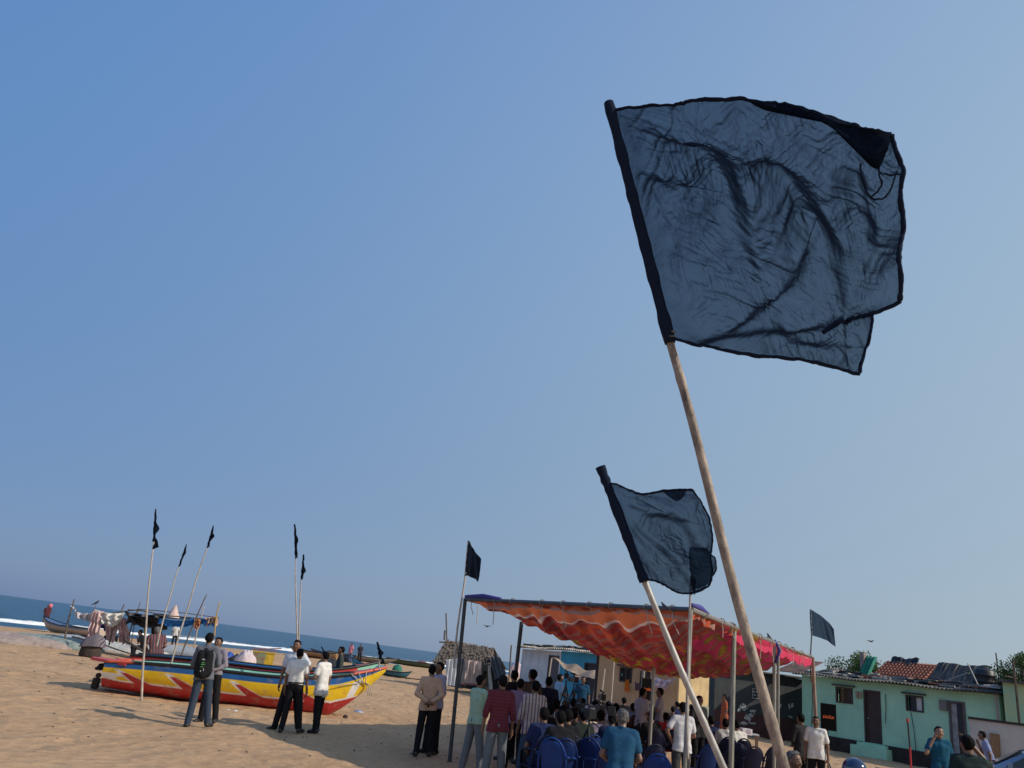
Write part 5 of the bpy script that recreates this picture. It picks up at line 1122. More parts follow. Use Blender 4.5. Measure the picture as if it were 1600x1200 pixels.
# ---------------------------------------------------------------- canopy
A_, B_, C_ = G(727, 936, 2.9), G(1080, 952, 2.9), G(1270, 1027, 2.9); D_ = A_+(C_-B_)
cn = empty('canopy', (A_.x, A_.y, 0), 0, 'red and orange cloth canopy on steel posts over the seated crowd', 'canopy'); q0 = Vector(cn.location)
for X_ in (A_, B_, C_, D_): X_ -= q0
STEELD = mat('dark_painted_steel', (.045, .05, .055), .5, var=.3, scale=5); STEEL = mat('galvanised_steel', (.38, .37, .33), .4, var=.4, scale=5, metal=.5, stretch=(4, 4, .8)); 
side = (C_-B_)
def cpole(top, m, r=.038, dx=0, dy=0, name='post'):
    return MB().tube([Vector((top.x+dx, top.y+dy, -.2)), Vector((top.x, top.y, top.z))], r, 8).build(name, m, cn)
B2, P3 = G(1147, 980, 2.9)-q0, G(1210, 1004, 2.9)-q0
Dp = AT(815, 972, (q0+A_+side*.33).y)-q0
g0 = G(703, 1192)-q0
cpole(A_, STEELD, .036, g0.x-A_.x, g0.y-A_.y); cpole(B_, STEEL, .028); cpole(B2, STEEL, .045); cpole(P3, STEEL, .042); cpole(Vector((P3.x+.12, P3.y+.1, 2.85)), STEEL, .03); cpole(C_, mat('pale_wood_post', (.42, .30, .24), .8, var=.4, scale=6), .045, .12, 0)
cpole(Vector((Dp.x, Dp.y, 2.75)), STEELD, .045); cpole(A_+side*.66, STEELD, .04); cpole(D_, STEEL, .05); pI = G(1023, 1022, 2.35)-q0; cpole(pI, STEEL, .035); cpole(AT(960, 1024, 30)-q0, PALEPOLE, .03)
BEAM = mat('blue_grey_beam', (.07, .095, .13), .6, var=.3, scale=5)
mb = MB(); mb.tube([A_, B_], .032, 8); mb.build('beam', BEAM, cn); mb = MB(); mb.tube([B_, B2, P3], .04, 8); mb.build('beam', mat('grey_wood_beam', (.22, .21, .20), .8, var=.3), cn)
MB().tube([P3, C_], .03, 8).build('beam', STEEL, cn); MB().tube([A_+Vector((0, 0, -.0)), A_+side], .035, 8).build('beam', BEAM, cn); MB().tube([D_, C_], .035, 8).build('beam', BEAM, cn)
for t in (.25, .5, .75): MB().tube([A_+side*t+Vector((0, 0, .03)), B_+side*t+Vector((0, 0, .03))], .022, 6).build('rafter', WOOD, cn)
def canopy_mat():
    m = bpy.data.materials.new('canopy_cloth'); m.use_nodes = True; n, l = m.node_tree.nodes, m.node_tree.links; b = n['Principled BSDF']; b.inputs['Roughness'].default_value = .85
    at = n.new('ShaderNodeAttribute'); at.attribute_name = 'col'; tr = n.new('ShaderNodeBsdfTranslucent'); ms = n.new('ShaderNodeMixShader'); ms.inputs[0].default_value = .30
    l.new(at.outputs['Color'], b.inputs['Base Color']); l.new(at.outputs['Color'], tr.inputs[0]); l.new(b.outputs[0], ms.inputs[1]); l.new(tr.outputs[0], ms.inputs[2]); l.new(ms.outputs[0], n['Material Output'].inputs[0])
    return m
sw, sl2 = (B_-A_), side
def cfn(a, b):      # a across the short side from A to B, b along the long side
    base = A_+sw*a+sl2*b
    ea = min(a, 1-a); eb = b
    sag = .84*max(0, math.sin(math.pi*min(1, max(0, a))**1.25))**.75*max(0, math.sin(math.pi*min(.999, b*.97)))**.62
    fold = math.sin(a*46+3*math.sin(b*9)+1.2*math.sin(a*17))
    w = .06*fold*math.exp(-b*3)+.035*math.sin(b*60+3*math.sin(a*9))*(1-.5*b)+.03*math.sin(a*83+b*21)+.10*(float(fbm(a*16, b*24, 12, 3))-.45)
    edge = 0
    return base+Vector((0, 0, -.03-sag-edge+w*min(1, 12*min(ea, .2)+.1)*min(1, eb*16)))
def ccol(a, b):
    if (b*7+.02*math.sin(a*40)) % 1 < .018: return (.16, .03, .03)
    n1 = float(fbm(a*11, b*18, 3, 4)); n2 = float(fbm(a*34+3, b*60, 7, 3)); n3 = float(fbm(a*60, b*110, 9, 2))
    if abs(b-(.038+.014*abs(math.sin(a*21+n1*3)))) < .0048: return (.60, .42, .38)
    if b < .038+.014*abs(math.sin(a*21+n1*3)): return (.50, .13, .06)
    if b < .20+.16*(n1-.4):
        rip = math.sin(b*210+a*9+9*n1+4*n2)
        c = (.32, .035, .03) if rip > -.35 or n3 > .5 else (.24, .095, .08)
        return (.44, .07, .03) if n2 > .54 else c
    c = (.26, .022, .035) if n1 > .44 else (.30, .035, .025)
    if n2 > .50: c = (.20, .11, .025)
    if n3 > .50 and n2 < .44: c = (.36, .02, .085)
    if n2 > .60: c = (.34, .19, .02)
    if (a > .86 or b > .92) and n2 < .5: c = (.50, .03, .09)
    if a > .92 and .40 < b and n2 < .56: c = (.78, .05, .16)
    return c
mb = MB(); mb.grid(cfn, 220, 300, col=ccol); mb.build('cloth', canopy_mat(), cn, True, True)
# valance strips along the near and right edges
mb = MB()
def val(P, Q, h, n, c, seed):
    def fn(u, v):
        s = (h*(.9+.14*abs(math.sin(u*n)))+.03*math.sin(u*n*.9+seed)+.05*(float(vnoise(u*40, seed, 5))-.5))*v
        p = P+(Q-P)*u; d = (Q-P).normalized(); nn = Vector((d.y, -d.x, 0))
        return p+Vector((0, 0, .02-s))+nn*(-.03*math.sin(u*n*4)*v-.05*v)
    mb.grid(fn, 160, 5, col=c)
val(A_+sw*.12, B_, .14, 15, lambda u, v: (.50, .13, .06) if v < .8 else (.42, .30, .28), 1)
val(B_, B2, .14, 14, lambda u, v: (.62, .11, .05) if fbm(u*12, v, 3) > .36 else (.5, .3, .25), 2); val(B2, C_, .25, 60, lambda u, v: (.80, .06, .17) if v > .22 else (.62, .46, .42), 3)
mb.build('valance', canopy_mat(), cn, True, True)
mb = MB(); rr = random.Random(3)
for P, Q, N in ((A_, B_, 9), (B_, C_, 11)):
    for i in range(N):
        t = (i+.5)/N+rr.uniform(-.03, .03); p = P+(Q-P)*t; l_ = rr.uniform(.12, .42)
        for k in range(3): mb.tube([p+Vector((.05*math.cos(a), .05*math.sin(a)*.3, .05*math.sin(a))) for a in np.linspace(0, 6.28, 9)], .008, 4)
        mb.tube([p, p+Vector((rr.uniform(-.03, .05), 0, -l_*.5)), p+Vector((rr.uniform(-.02, .12), 0, -l_))], .007, 4)
for x, y, l_ in ((747, 945, .35), (772, 950, .3), (852, 962, .32)):
    p = G(x, y, 2.75)-q0; mb.tube([p, p+Vector((.02, 0, -l_))], .007, 4)
mb.build('ties', mat('pale_string', (.42, .36, .32), .9), cn)
PURP = mat('purple_tarp', (.05, .04, .26), .7, var=.3, scale=5, bump=.3)
for P, Q in ((A_+Vector((0, 0, .05)), A_+sw*.2), (B_+Vector((0, 0, .06)), B_+(B2-B_)*.35)): MB().tube([P, (P+Q)/2+Vector((0, 0, .04)), Q+Vector((0, 0, .03))], [.03, .05, .03], 8).build('rolled_cloth', PURP, cn, True)
MB().tube([P3+Vector((0, 0, .05)), P3+Vector((.1, -.05, -.15)), P3+Vector((.0, -.06, -.4))], .03, 6).build('rolled_cloth', PURP, cn, True)
# flags tied to the canopy posts
GR = 'black flags tied to the canopy posts'
wdw = Vector((.62, -.78, 0)); A_w, B_w, C_w = A_+q0, B_+q0, C_+q0
small_flag(None, (727, 899), (732, 845), A_w.y, 'black flag on the front left canopy post, nearly edge-on', fly=.42, droop=.30, td=.42, amp=.05, seed=2.2, group=GR, base=Vector((A_w.x-.03, A_w.y-.05, 1.6)), rad=(.022, .014), hoist_r=.014, wind=wdw)
small_flag(None, (1079, 922), (1080, 900), B_w.y, 'thin pole tied to the front canopy post, its black flag hidden behind the medium flag', fly=.10, droop=.9, amp=.02, seed=4.2, group=GR, base=Vector((B_w.x+.02, B_w.y-.06, .9)), rad=(.020, .014), hoist_r=.012, m=FLAGM)
small_flag(None, (1268, 993), (1266, 952), C_w.y+.1, 'black flag flying wide from the far right canopy post', fly=.62, droop=.34, td=.32, amp=.09, seed=1.2, group=GR, base=Vector((C_w.x, C_w.y+.1, 2.3)), rad=(.018, .012), hoist_r=.012, wind=Vector((.98, -.2, 0)), m=sheer_material('sheer_small', .13), polemat=WOOD)
bird(AT(1200, 998, P3.y+q0.y), 2.2, .45, 'black crow standing on the right canopy edge', pitch=-.5)
bird(AT(1361, 1005, 20), .4, .35, 'black crow flying in the sky above the green house roof', True, .2)
bird(AT(761, 981, 22), 1.8, .35, 'small black bird flying in front of the sea left of the canopy post', True, .6)
bird(AT(1036, 950, B_w.y-.2), 2.6, .35, 'small dark bird perched on the front canopy beam', pitch=-.3)

# ---------------------------------------------------------------- plastic chairs
CB = {k: mat('plastic_'+k, c, .5, spec=.25, var=.3, scale=5) for k, c in dict(blue=(.005, .026, .13), navy=(.006, .011, .04), mid=(.007, .048, .23)).items()}
def chair_proto(m):
    e = empty('plastic_chair', (0, 0, 0), 0)      # faces +y
    mb = MB(); mb.grid(lambda u, v: Vector(((u-.5)*(.44-.04*v*-1), (v-.45)*.44, .42+.02*(2*u-1)**2-.015*math.sin(v*3.14)+.015*v)), 10, 8); mb.grid(lambda u, v: Vector(((u-.5)*(.44-.04*v*-1), (v-.45)*.44, .405+.02*(2*u-1)**2-.015*math.sin(v*3.14)+.015*v)), 10, 8)
    for a, b in (((-.22, -.2), (.22, -.2)), ((-.24, .24), (.24, .24)), ((-.22, -.2), (-.24, .24)), ((.22, -.2), (.24, .24))): mb.tube([(a[0], a[1], .42), (b[0], b[1], .42)], .02, 6)
    mb.build('seat', m, e, True)
    mb = MB(); hw = lambda z: .215+.02*math.sin(z*3)
    def bk(u, v, o=0): z = .44+.43*v; w_ = (.150+.022*v)*(1 if v < .62 else math.sqrt(max(0, 1-((v-.62)/.39)**2))*.75+.25); return Vector(((2*u-1)*w_, -.20-.13*v-.03*(1-(2*u-1)**2)+o, z))
    mb.grid(lambda u, v: bk(u, v), 12, 14); mb.grid(lambda u, v: bk(u, v, .014), 12, 14)
    arc = [Vector((.205*math.cos(t)*(1 if abs(math.cos(t)) > .9 else 1), -.21-.12*max(0, math.sin(t))**.8, .52+.385*max(0, math.sin(t))**.75)) for t in np.linspace(3.14, 0, 19)]; arc = [Vector((-.205, -.2, .43))]+arc+[Vector((.205, -.2, .43))]
    mb.tube(arc, .017, 6); mb.build('backrest', m, e, True)
    for s in (-1, 1):
        MB().tube([(s*.215, -.29, .68), (s*.26, -.15, .67), (s*.275, .08, .65), (s*.26, .20, .60), (s*.245, .22, .42)], [.022, .026, .026, .022, .02], 6, flat=.6).build('armrest', m, e, True)
        MB().tube([(s*.24, .22, .42), (s*.26, .25, .2), (s*.275, .27, 0)], [.03, .025, .02], 6).build('leg', m, e, True)
        MB().tube([(s*.21, -.22, .44), (s*.23, -.27, .2), (s*.25, -.31, 0)], [.03, .025, .02], 6).build('leg', m, e, True)
    return e
_ch = {}
def chair(p, face, col, label, group='blue plastic chairs under the canopy', z=0):
    if col not in _ch: _ch[col] = chair_proto(CB[col]); o = _ch[col]
    else: o = copy_tree(_ch[col])
    o.location = (p[0], p[1], z); o.rotation_euler = (0, 0, R(face)); tag(o, label, 'chair', group); return o

# ---------------------------------------------------------------- people
def C(name, col, **k): return cloth(name, col, **k)
DK = C('black_trousers', (.014, .014, .017)); GREYT = C('grey_trousers', (.15, .17, .19)); JEAN = C('jeans', (.055, .09, .15)); JEAN2 = C('faded_jeans', (.10, .15, .22)); WH = C('white_shirt', (.78, .76, .72)); WH2 = C('bluish_white_shirt', (.62, .65, .72))
gW = 'people standing near the painted boat'; gS = 'people standing at the left of the canopy'; gC = 'people standing under the canopy'; gK = 'people seated on plastic chairs'
# by the boat
f1 = G(307, 1138); e1, J1 = person(f1, 8, 'man in grey shirt and jeans with a black backpack seen from behind, beside the boat', C('grey_shirt', (.14, .15, .18)), C('jeans_dark', (.04, .058, .09)), arms=('front', 'front'), spread=.15, step=.06, sleeve='roll', res=.015, hem=.84, size=.985, seed=1.1)
bp_ = MB()
v, f = sdf([((-.07, -.16, 1.34), (-.07, -.19, 1.02), .085, .10), ((.07, -.16, 1.34), (.07, -.19, 1.02), .085, .10), ((0, -.21, 1.18), (0, -.24, .99), .08, .09), ((0, -.16, 1.40), (0, -.14, 1.43), .05, .04)], .014, .03, noise=folds(.004, 2))
bag = link(bpy.data.objects.new('backpack', np_mesh('backpack', v, f, cloth('black_nylon', (.013, .014, .016))))); bag.location = f1; plumb(bag, 8); bag.scale = (.95,)*3; tag(bag, 'black backpack with small green and white marks worn by the man in grey', 'backpack')
mb = MB()
for s in (-1, 1): mb.tube([(s*.10, -.11, 1.40), (s*.125, -.02, 1.475), (s*.13, .10, 1.42), (s*.14, .135, 1.28), (s*.16, .08, 1.12), (s*.13, -.10, 1.02)], .022, 6, flat=.4)
mb.build('straps', cloth('black_nylon', (0, 0, 0)), bag, True)
mb = MB(); mb.box((.0, -.298, 1.20), (.05, .006, .012)).box((.005, -.305, 1.165), (.07, .006, .02)).box((-.01, -.315, 1.12), (.05, .006, .014)); mb.build('logo_patch', mat('green_print', (.10, .32, .09), .6), bag)
mb = MB(); mb.box((.03, -.326, 1.07), (.012, .006, .05)).box((-.02, -.327, 1.045), (.012, .006, .03)).box((0, -.288, 1.255), (.05, .006, .02)); mb.build('zip_pull', mat('light_grey', (.45, .45, .45), .5), bag)
person(G(324, 1130), 170, 'man in grey-mauve shirt and black trousers facing the backpack man', C('mauve_grey_shirt', (.26, .23, .27)), DK, arms=('front', 'front'), step=.05, sleeve='long', res=.016, hem=.93, size=.94, seed=2.3)
person(G(452, 1146), -5, 'man with white shirt tucked into black trousers, seen from behind, middle of three', WH, DK, arms=('down', 'down'), spread=.14, step=.10, style='tuck', hem=.975, res=.015, size=.93, seed=3.1, bulk=1.04)
person(G(436, 1143)+Vector((.10, .15, 0)), 175, 'taller man in bluish white shirt facing the camera, behind the tucked-in white shirt', WH2, DK, arms=('down', 'hip'), spread=.24, step=.05, sleeve='short', hem=.86, res=.016, size=1.02, seed=4.2, skin='a')
person(G(493, 1146), 62, 'man in untucked white kurta shirt holding a phone, rightmost of the white shirted men', WH, DK, arms=('down', 'hold'), step=.10, hem=.72, res=.015, size=.93, seed=5.2)
pb_ = AT(531, 1062, 23.4); person(Vector((pb_.x, pb_.y, 0)), 100, 'man in dark grey-green shirt standing behind the painted boat near its bow', C('dark_greygreen', (.05, .06, .06)), DK, arms=('hip', 'down'), res=.018, size=.98, sleeve='roll', seed=.7, group=gW)
fp = GG(546, 1036); person(fp, 150, 'person in pink shirt and blue jeans far off near the surf', C('pink_shirt', (.75, .28, .35)), JEAN2, arms=('down', 'down'), res=.03, fingers=False, seed=1.4)
person(fp+Vector((.7, .8, 0)), 200, 'dark clothed person half hidden behind the pink shirt by the surf', C('dark_top', (.03, .03, .045)), DK, res=.03, fingers=False, seed=1.5)
fp = GG(271, 1012); person(fp, 200, 'tiny person in white by the sea, beyond the sari woman', C('white_far', (.6, .58, .56)), DK, res=.035, fingers=False, size=.9, seed=1.7)
# women and men at the shelter
ys = yS-1.0; pw_ = AT(246, 1036, G(246, 1037).y+.4); SARI = C('dark_striped_sari', (.07, .055, .075), pattern='stripe', col2=(.22, .08, .07), sx=14, wid=.35)
pz = G(239, 1046); person(Vector((pz.x, pz.y, 0)), 35, 'woman in dark red-striped sari sitting on the sand edge behind the boat', SARI, SARI, pose='sit', arms=('lap', 'lap'), lean=.25, sleeve='short', style='sari', res=.018, hair='grey', seed=2.2, sink=.02, size=1.22, wide=1.2)
pz = G(222, 1030); person(Vector((pz.x, pz.y, 0)), 100, 'dark clothed person sitting in shade under the beach shelter', C('black_cloth', (.014, .014, .018)), C('black_cloth', (.014, .014, .018)), pose='sit', arms=('lap', 'chin'), lean=.35, res=.022, fingers=False, seed=2.8, style='wrap')
pz = G(164, 1012); person(Vector((pz.x, pz.y, 0)), -40, 'person in black crouching beneath the hanging cloths of the shelter', C('black_cloth', (0, 0, 0)), C('black_cloth', (0, 0, 0)), pose='sit', arms=('lap', 'lap'), lean=.5, res=.026, fingers=False, seed=2.9, style='wrap')
pz = GG(67, 985); person(Vector((pz.x, pz.y, pz.z+.55)), 30, 'person with pink headcloth sitting on the prow of the weathered boat', C('maroon_cloth', (.09, .03, .04)), DK, pose='sit', arms=('lap', 'lap'), lean=.3, res=.03, fingers=False, seed=3.3, hair=None)
p = Vector((pz.x, pz.y, pz.z+.55)); rz = R(30); mb = MB().ball((0, 0, 0), .15, 12, sc=(1, 1, 1.05)); o = mb.build('headcloth', mat('pink_headcloth', (.70, .20, .26), .9, var=.3, scale=9), None, True); o.location = p+Vector((-.12, .2, 1.13)); tag(o, 'pink headcloth wrapped on the person at the weathered prow', 'headcloth')
# left of the canopy
person(G(659, 1183), 8, 'man in long sleeved peach shirt and black trousers, hands clasped behind his back', C('peach_shirt', (.55, .36, .26)), DK, arms=('back', 'back'), sleeve='long', hem=.845, res=.015, size=.95, spread=.08, seed=6.1, group=gS)
person(G(668, 1181)+Vector((.03, .22, 0)), 130, 'man in lavender shirt and black trousers behind the peach shirt', C('lavender_shirt', (.40, .38, .50)), DK, arms=('down', 'front'), sleeve='long', hem=.845, res=.017, size=.985, spread=.06, seed=6.2, group=gS)
em, Jm = person(G(733, 1214), -52, 'man in mint green shirt with hand at mouth holding a blue folder', C('mint_shirt', (.34, .50, .38)), GREYT, arms=('chin', 'cross'), sleeve='short', hem=.86, res=.013, size=.93, spread=.16, step=.08, seed=6.31, group=gS)
mb = MB(); mb.box((.03, .185, 1.22), (.24, .02, .19), Matrix.Rotation(.15, 3, 'Y')); o = mb.build('folder', mat('blue_folder', (.01, .16, .36), .5), None); o.location = em.location; o.rotation_euler = em.rotation_euler; tag(o, 'blue folder held against the chest of the mint shirted man', 'folder')
person(G(767, 1232), 6, 'man in maroon checked shirt and grey trousers seen from behind', C('maroon_check', (.17, .035, .05), pattern='check', col2=(.085, .022, .035), sx=24, sy=20, wid=.4), GREYT, arms=('down', 'down'), sleeve='roll', hem=.83, res=.013, size=.965, spread=.12, seed=.4, group=gS)
person(G(789, 1190), 20, 'man in black shirt and trousers behind the maroon checked shirt', C('black_shirt', (.02, .018, .02)), DK, arms=('down', 'front'), sleeve='long', res=.017, size=1.0, spread=.1, seed=.5, group=gS)
person(G(798, 1206), -10, 'man in mauve shirt and black trousers between maroon and striped shirts', C('mauve_shirt', (.26, .17, .27)), DK, arms=('front', 'front'), hem=.86, res=.015, size=.93, spread=.1, seed=.8, group=gS)
person(G(821, 1226), 10, 'man in pinkish shirt with dark vertical stripes and jeans, seen from behind', C('striped_shirt', (.52, .41, .38), pattern='stripe', col2=(.15, .10, .15), sx=16, wid=.33), JEAN, arms=('front', 'down'), sleeve='roll', hem=.80, res=.013, size=.945, spread=.15, seed=.9, group=gS)
person(G(818, 1196), 30, 'curly haired man in dark brown shirt behind the mauve and striped shirts', C('brown_shirt', (.08, .06, .055)), DK, arms=('front', 'front'), res=.018, size=1.04, seed=1.9, group=gS)
person(G(845, 1195), 0, 'man in dark navy top just behind the striped shirt shoulder', C('navy_top', (.02, .025, .05)), DK, arms=('front', 'front'), res=.02, size=.98, seed=1.95, group=gS)
# under the canopy, standing far side
def far(px, Y, face, label, sh, lg, **k):
    p = AT(px, 1100, Y); k.setdefault('res', .022); k.setdefault('fingers', False); return person(Vector((p.x, p.y, 0)), face, label, sh, lg, group=gC, **k)
far(871, 24, -70, 'man in light blue shirt standing at the tripods before the blue house', C('light_blue_shirt', (.30, .45, .60)), DK, arms=('hold', 'hold'), seed=2.0)
far(908, 26, 180, 'man in teal blue shirt standing before the blue house', C('teal_shirt', (.015, .065, .13)), DK, seed=2.1)
far(1003, 19.5, -60, 'man in pale shirt with dark hair standing before the orange sign loudspeaker', C('pale_mauve_shirt', (.52, .48, .50)), DK, arms=('front', 'front'), seed=2.4, size=.97)
far(1031, 21, 70, 'man in grey shirt standing by the purple hanging cloth', C('grey_mauve', (.32, .30, .34)), DK, arms=('down', 'hold'), seed=2.5)
far(1092, 18.2, 200, 'man with black vest over pale shirt standing at the table', C('black_vest', (.03, .03, .035)), DK, arms=('hold', 'down'), seed=2.6, sleeve='long', fingers=True, size=.98)
far(1132, 31, 90, 'person in rust orange kurta standing between yellow wall and black shed', C('rust_kurta', (.38, .10, .05)), C('rust_kurta', (0, 0, 0)), style='wrap', hem=.5, seed=2.7)
e, J = person(AT(1064, 1200, 11.6)*1, 4, '', C('white_grid_shirt', (.66, .67, .70), pattern='check', col2=(.36, .40, .50), sx=14, sy=14, wid=.09), C('dark_grey_trousers', (.06, .065, .07)), arms=('front', 'hip'), hem=.84, res=.013, seed=3.7, group=gC, sleeve='short', size=1.0)
e.scale = (.88, .88, .92); p = AT(1066, 1150, 14.2); e.location = (p.x, p.y, 0); tag(e, 'man in white shirt with thin blue grid checks, seen from behind at the slanting pole')
# seated crowd: (head top x, y, shirt, label bit, face)
def seated(x, y, face, shirt, label, chaircol='blue', hair='black', size=1.0, res=.018, H=1.27, lean=.06, arms=('lap', 'lap'), sk='a', sleeve='short', seed=None, bulk=1.0):
    p = G(x, y, H*size); e, J = person(Vector((p.x, p.y, 0)), face, 'seated '+label, shirt, random.choice([DK, GREYT, JEAN]), pose='sit', arms=arms, lean=lean, res=res, hair=hair, size=size, group=gK, fingers=False, skin=sk, sleeve=sleeve, seed=seed or round(x*.013 % 6, 1), hem=.82, bulk=bulk)
    c = math.radians(face); chair((p.x+.03*math.sin(c), p.y-.03*math.cos(c)), face, chaircol, 'blue plastic chair of the '+label); return e
S_ = {k: C('shirt_'+k, c) for k, c in dict(red=(.55, .04, .05), lilac=(.36, .30, .40), brown=(.10, .06, .045), black=(.016, .016, .02), navy=(.02, .03, .09), white=(.62, .61, .60), blue=(.018, .075, .15), pink=(.45, .18, .20), grey=(.20, .20, .21), tan=(.36, .24, .16), green=(.02, .03, .025), cream=(.55, .48, .38), sky=(.22, .34, .48)).items()}
pz = G(975, 1110, 1.49); person(Vector((pz.x, pz.y, 0)), -8, 'grey haired man in blue shirt stooping, seen from behind, in front of the seated crowd', S_['blue'], DK, arms=('front', 'front'), hem=.8, res=.012, seed=4.4, hair='grey', size=.90, lean=.3, group=gC, bulk=.98)
for a in [(862, 1098, 20, S_['black'], 'man in black shirt beside the striped shirt man', 'navy'), (870, 1092, -10, C('bw_stripes', (.60, .60, .62), pattern='stripe', col2=(.05, .05, .06), sx=20, wid=.5), 'man in black and white stripes near tripods', 'navy'),
 (879, 1109, 10, S_['black'], 'dark man in second row left of the tripods', 'blue'), (897, 1104, -30, S_['brown'], 'brown shirted man among tripod legs', 'navy'), (906, 1098, 15, S_['navy'], 'navy shirted man at far left rows', 'navy'),
 (931, 1093, 0, S_['tan'], 'tan shirted man in front of the white table', 'navy'), (940, 1108, -5, S_['lilac'], 'man in lilac shirt left of the blue shirt man', 'navy'), (952, 1095, 0, S_['lilac'], 'pale lilac man near the white table legs', 'navy'),
 (964, 1098, 5, S_['white'], 'white shirted man left of the bushy haired person', 'navy'), (976, 1089, 0, S_['black'], 'bushy haired person in black behind the blue shirt man', 'navy'), (990, 1098, -8, S_['sky'], 'man in sky blue shirt right of the bushy hair', 'navy'),
 (1001, 1101, 5, S_['brown'], 'broad man in dark brown shirt right of blue shirt', 'navy'), (1013, 1098, -5, S_['pink'], 'man in dull pink shirt behind the brown shirt', 'navy'), (1027, 1102, -10, S_['grey'], 'man in pale grey shirt left of red shirt', 'navy'),
 (1042, 1113, 5, S_['red'], 'boy in bright red shirt', 'navy'), (914, 1107, 25, S_['green'], 'man in dark green shirt beside the cap wearer', 'blue'), (922, 1104, 12, S_['cream'], 'man in cream shirt under a pale cap', 'navy'),
 (880, 1100, -40, S_['cream'], 'man in cream shirt at the tripod foot', 'navy'), (1060, 1096, 30, S_['navy'], 'man in navy behind the grid checked shirt', 'navy'), (1135, 1122, -6, S_['white'], 'man in white shirt at the long table', 'navy'), (890, 1107, 8, S_['black'], 'black clothed man nearest the sideways chair', 'navy'), (958, 1112, -4, S_['navy'], 'navy shirted man just left of the grey hair', 'navy'), (1020, 1110, 4, S_['black'], 'man in black just right of the brown shirt', 'navy'), (1052, 1103, -12, S_['brown'], 'brown shirted man behind the red shirt boy', 'navy'), (853, 1104, 14, S_['navy'], 'navy shirted person half behind the striped shirt', 'navy'),
 (912, 1090, 0, S_['grey'], 'grey shirted man before the teal shirt', 'navy'), (897, 1090, 5, S_['black'], 'man in black between the two tall tripods', 'navy'), (1080, 1100, -20, S_['black'], 'man in black right of the grid checked shirt', 'navy'), (1113, 1118, 10, S_['navy'], 'navy shirted man at the left end of the long table', 'navy'),
 (1153, 1124, 6, WH, 'second white shirted man beside the white box', 'navy')]:
    seated(*a[:5], chaircol=a[5], size=(.94 if 'boy' in a[4] else 1.0))
p = G(922, 1104, 1.27); mb = MB(); mb.grid(lambda u, v: Vector((.098*math.cos(u*6.283)*math.cos(v*1.57), .105*math.sin(u*6.283)*math.cos(v*1.57), .09*math.sin(v*1.57))), 16, 6); mb.box((0, .12, .0), (.14, .1, .012))
o = mb.build('cap', mat('pale_blue_cap', (.5, .58, .66), .9), None, True); o.location = (p.x, p.y+.03, 1.22); o.rotation_euler = (0, 0, R(12)); tag(o, 'pale blue cap on the seated man in cream shirt', 'cap')
gE = 'empty plastic chairs at the back row'
for (x, y, f, c, l) in [(872, 1152, -20, 'mid', 'bright blue empty chair nearest to the striped shirt man'), (861, 1142, 25, 'mid', 'blue empty chair turned sideways, just behind the striped shirt man'), (888, 1135, 5, 'blue', 'blue empty chair in front of the dark seated man'), (945, 1160, 8, 'blue', 'blue empty chair left of the blue shirt man'), (925, 1152, -15, 'blue', 'blue chair half hidden between tripods and the blue shirt man'), (1029, 1176, -12, 'mid', 'blue empty chair right of the blue shirt man'),
    (1098, 1160, 10, 'blue', 'blue chair crossed by the slanting silver pole'), (1127, 1154, 4, 'navy', 'navy chair behind the first white shirted man'), (1148, 1160, -6, 'navy', 'navy chair behind the second white shirted man'), (1168, 1164, 8, 'navy', 'navy chair in front of the white box'), (1194, 1163, 20, 'navy', 'rightmost navy chair beside the leaning bamboo pole'), (1120, 1118, 100, 'blue', 'blue chair near the rust orange kurta'), (1013, 1160, 10, 'navy', 'navy chair between blue shirt man and red shirt boy')]:
    p = G(x, y, .90); chair((p.x, p.y), f, c, l, gE)
far(1103, 11.8, 5, 'dark navy clothed person standing behind the slanting silver pole', C('navy_cloth', (.012, .016, .045)), C('navy_cloth', (0, 0, 0)), seed=3.2, size=.93, res=.016) if False else None

# ---------------------------------------------------------------- tables, press gear, loudspeakers
def table(p, rz, L, Wd, m, legm, label, cloth_=None):
    e = empty('table', p, rz, label, 'table'); MB().box((0, 0, .745), (L, Wd, .03)).build('tabletop', m, e)
    for a in (-1, 1):
        for b in (-1, 1): MB().box((a*(L/2-.06), b*(Wd/2-.06), .365), (.05, .05, .73)).build('leg', legm, e)
    if cloth_: MB().grid(lambda u, v: Vector(((u-.5)*(L+.02), -Wd/2-.012-.02*math.sin(u*40)*v, .765-.35*v)), 60, 4).build('tablecloth', cloth_, e, True)
    return e
TW = mat('table_wood', (.30, .20, .13), .7, var=.3, scale=5); LT = mat('pale_laminate', (.55, .53, .50), .5)
pa = G(1110, 1138, .76); pb = G(1186, 1149, .76); dd = pb-pa; table(((pa.x+pb.x)/2+.1, (pa.y+pb.y)/2+.3, 0), math.atan2(dd.y, dd.x), dd.length, .6, LT, TW, 'long wooden table with pale top in front of the black shed')
bx = G(1167, 1148, .77); e = empty('carton', (bx.x, bx.y+.12, .762), .2, 'white cardboard carton with violet printed lines on the long table', 'box'); MB().box((0, 0, .08), (.30, .22, .16)).build('box', mat('white_card', (.62, .58, .60), .8), e)
mb = MB(); [mb.box((-.0+.01*k, -.1125, .045+.03*k), (.2-.03*k, .003, .009)) for k in range(4)]; mb.build('print', mat('violet_print', (.12, .08, .25), .7), e)
bt = G(1143, 1140, .9); e = empty('bottle', (bt.x, bt.y+.2, .762), 0, 'small clear water bottle standing on the long table', 'bottle'); MB().lathe([(0, 0), (.032, .0), (.033, .02), (.033, .15), (.014, .19), (.014, .205)], (0, 0, 0), 10).build('body', mat('clear_plastic', (.6, .65, .7), .15), e, True); MB().lathe([(.016, .205), (.016, .225), (0, .226)], (0, 0, 0), 10).build('cap', PURP, e)
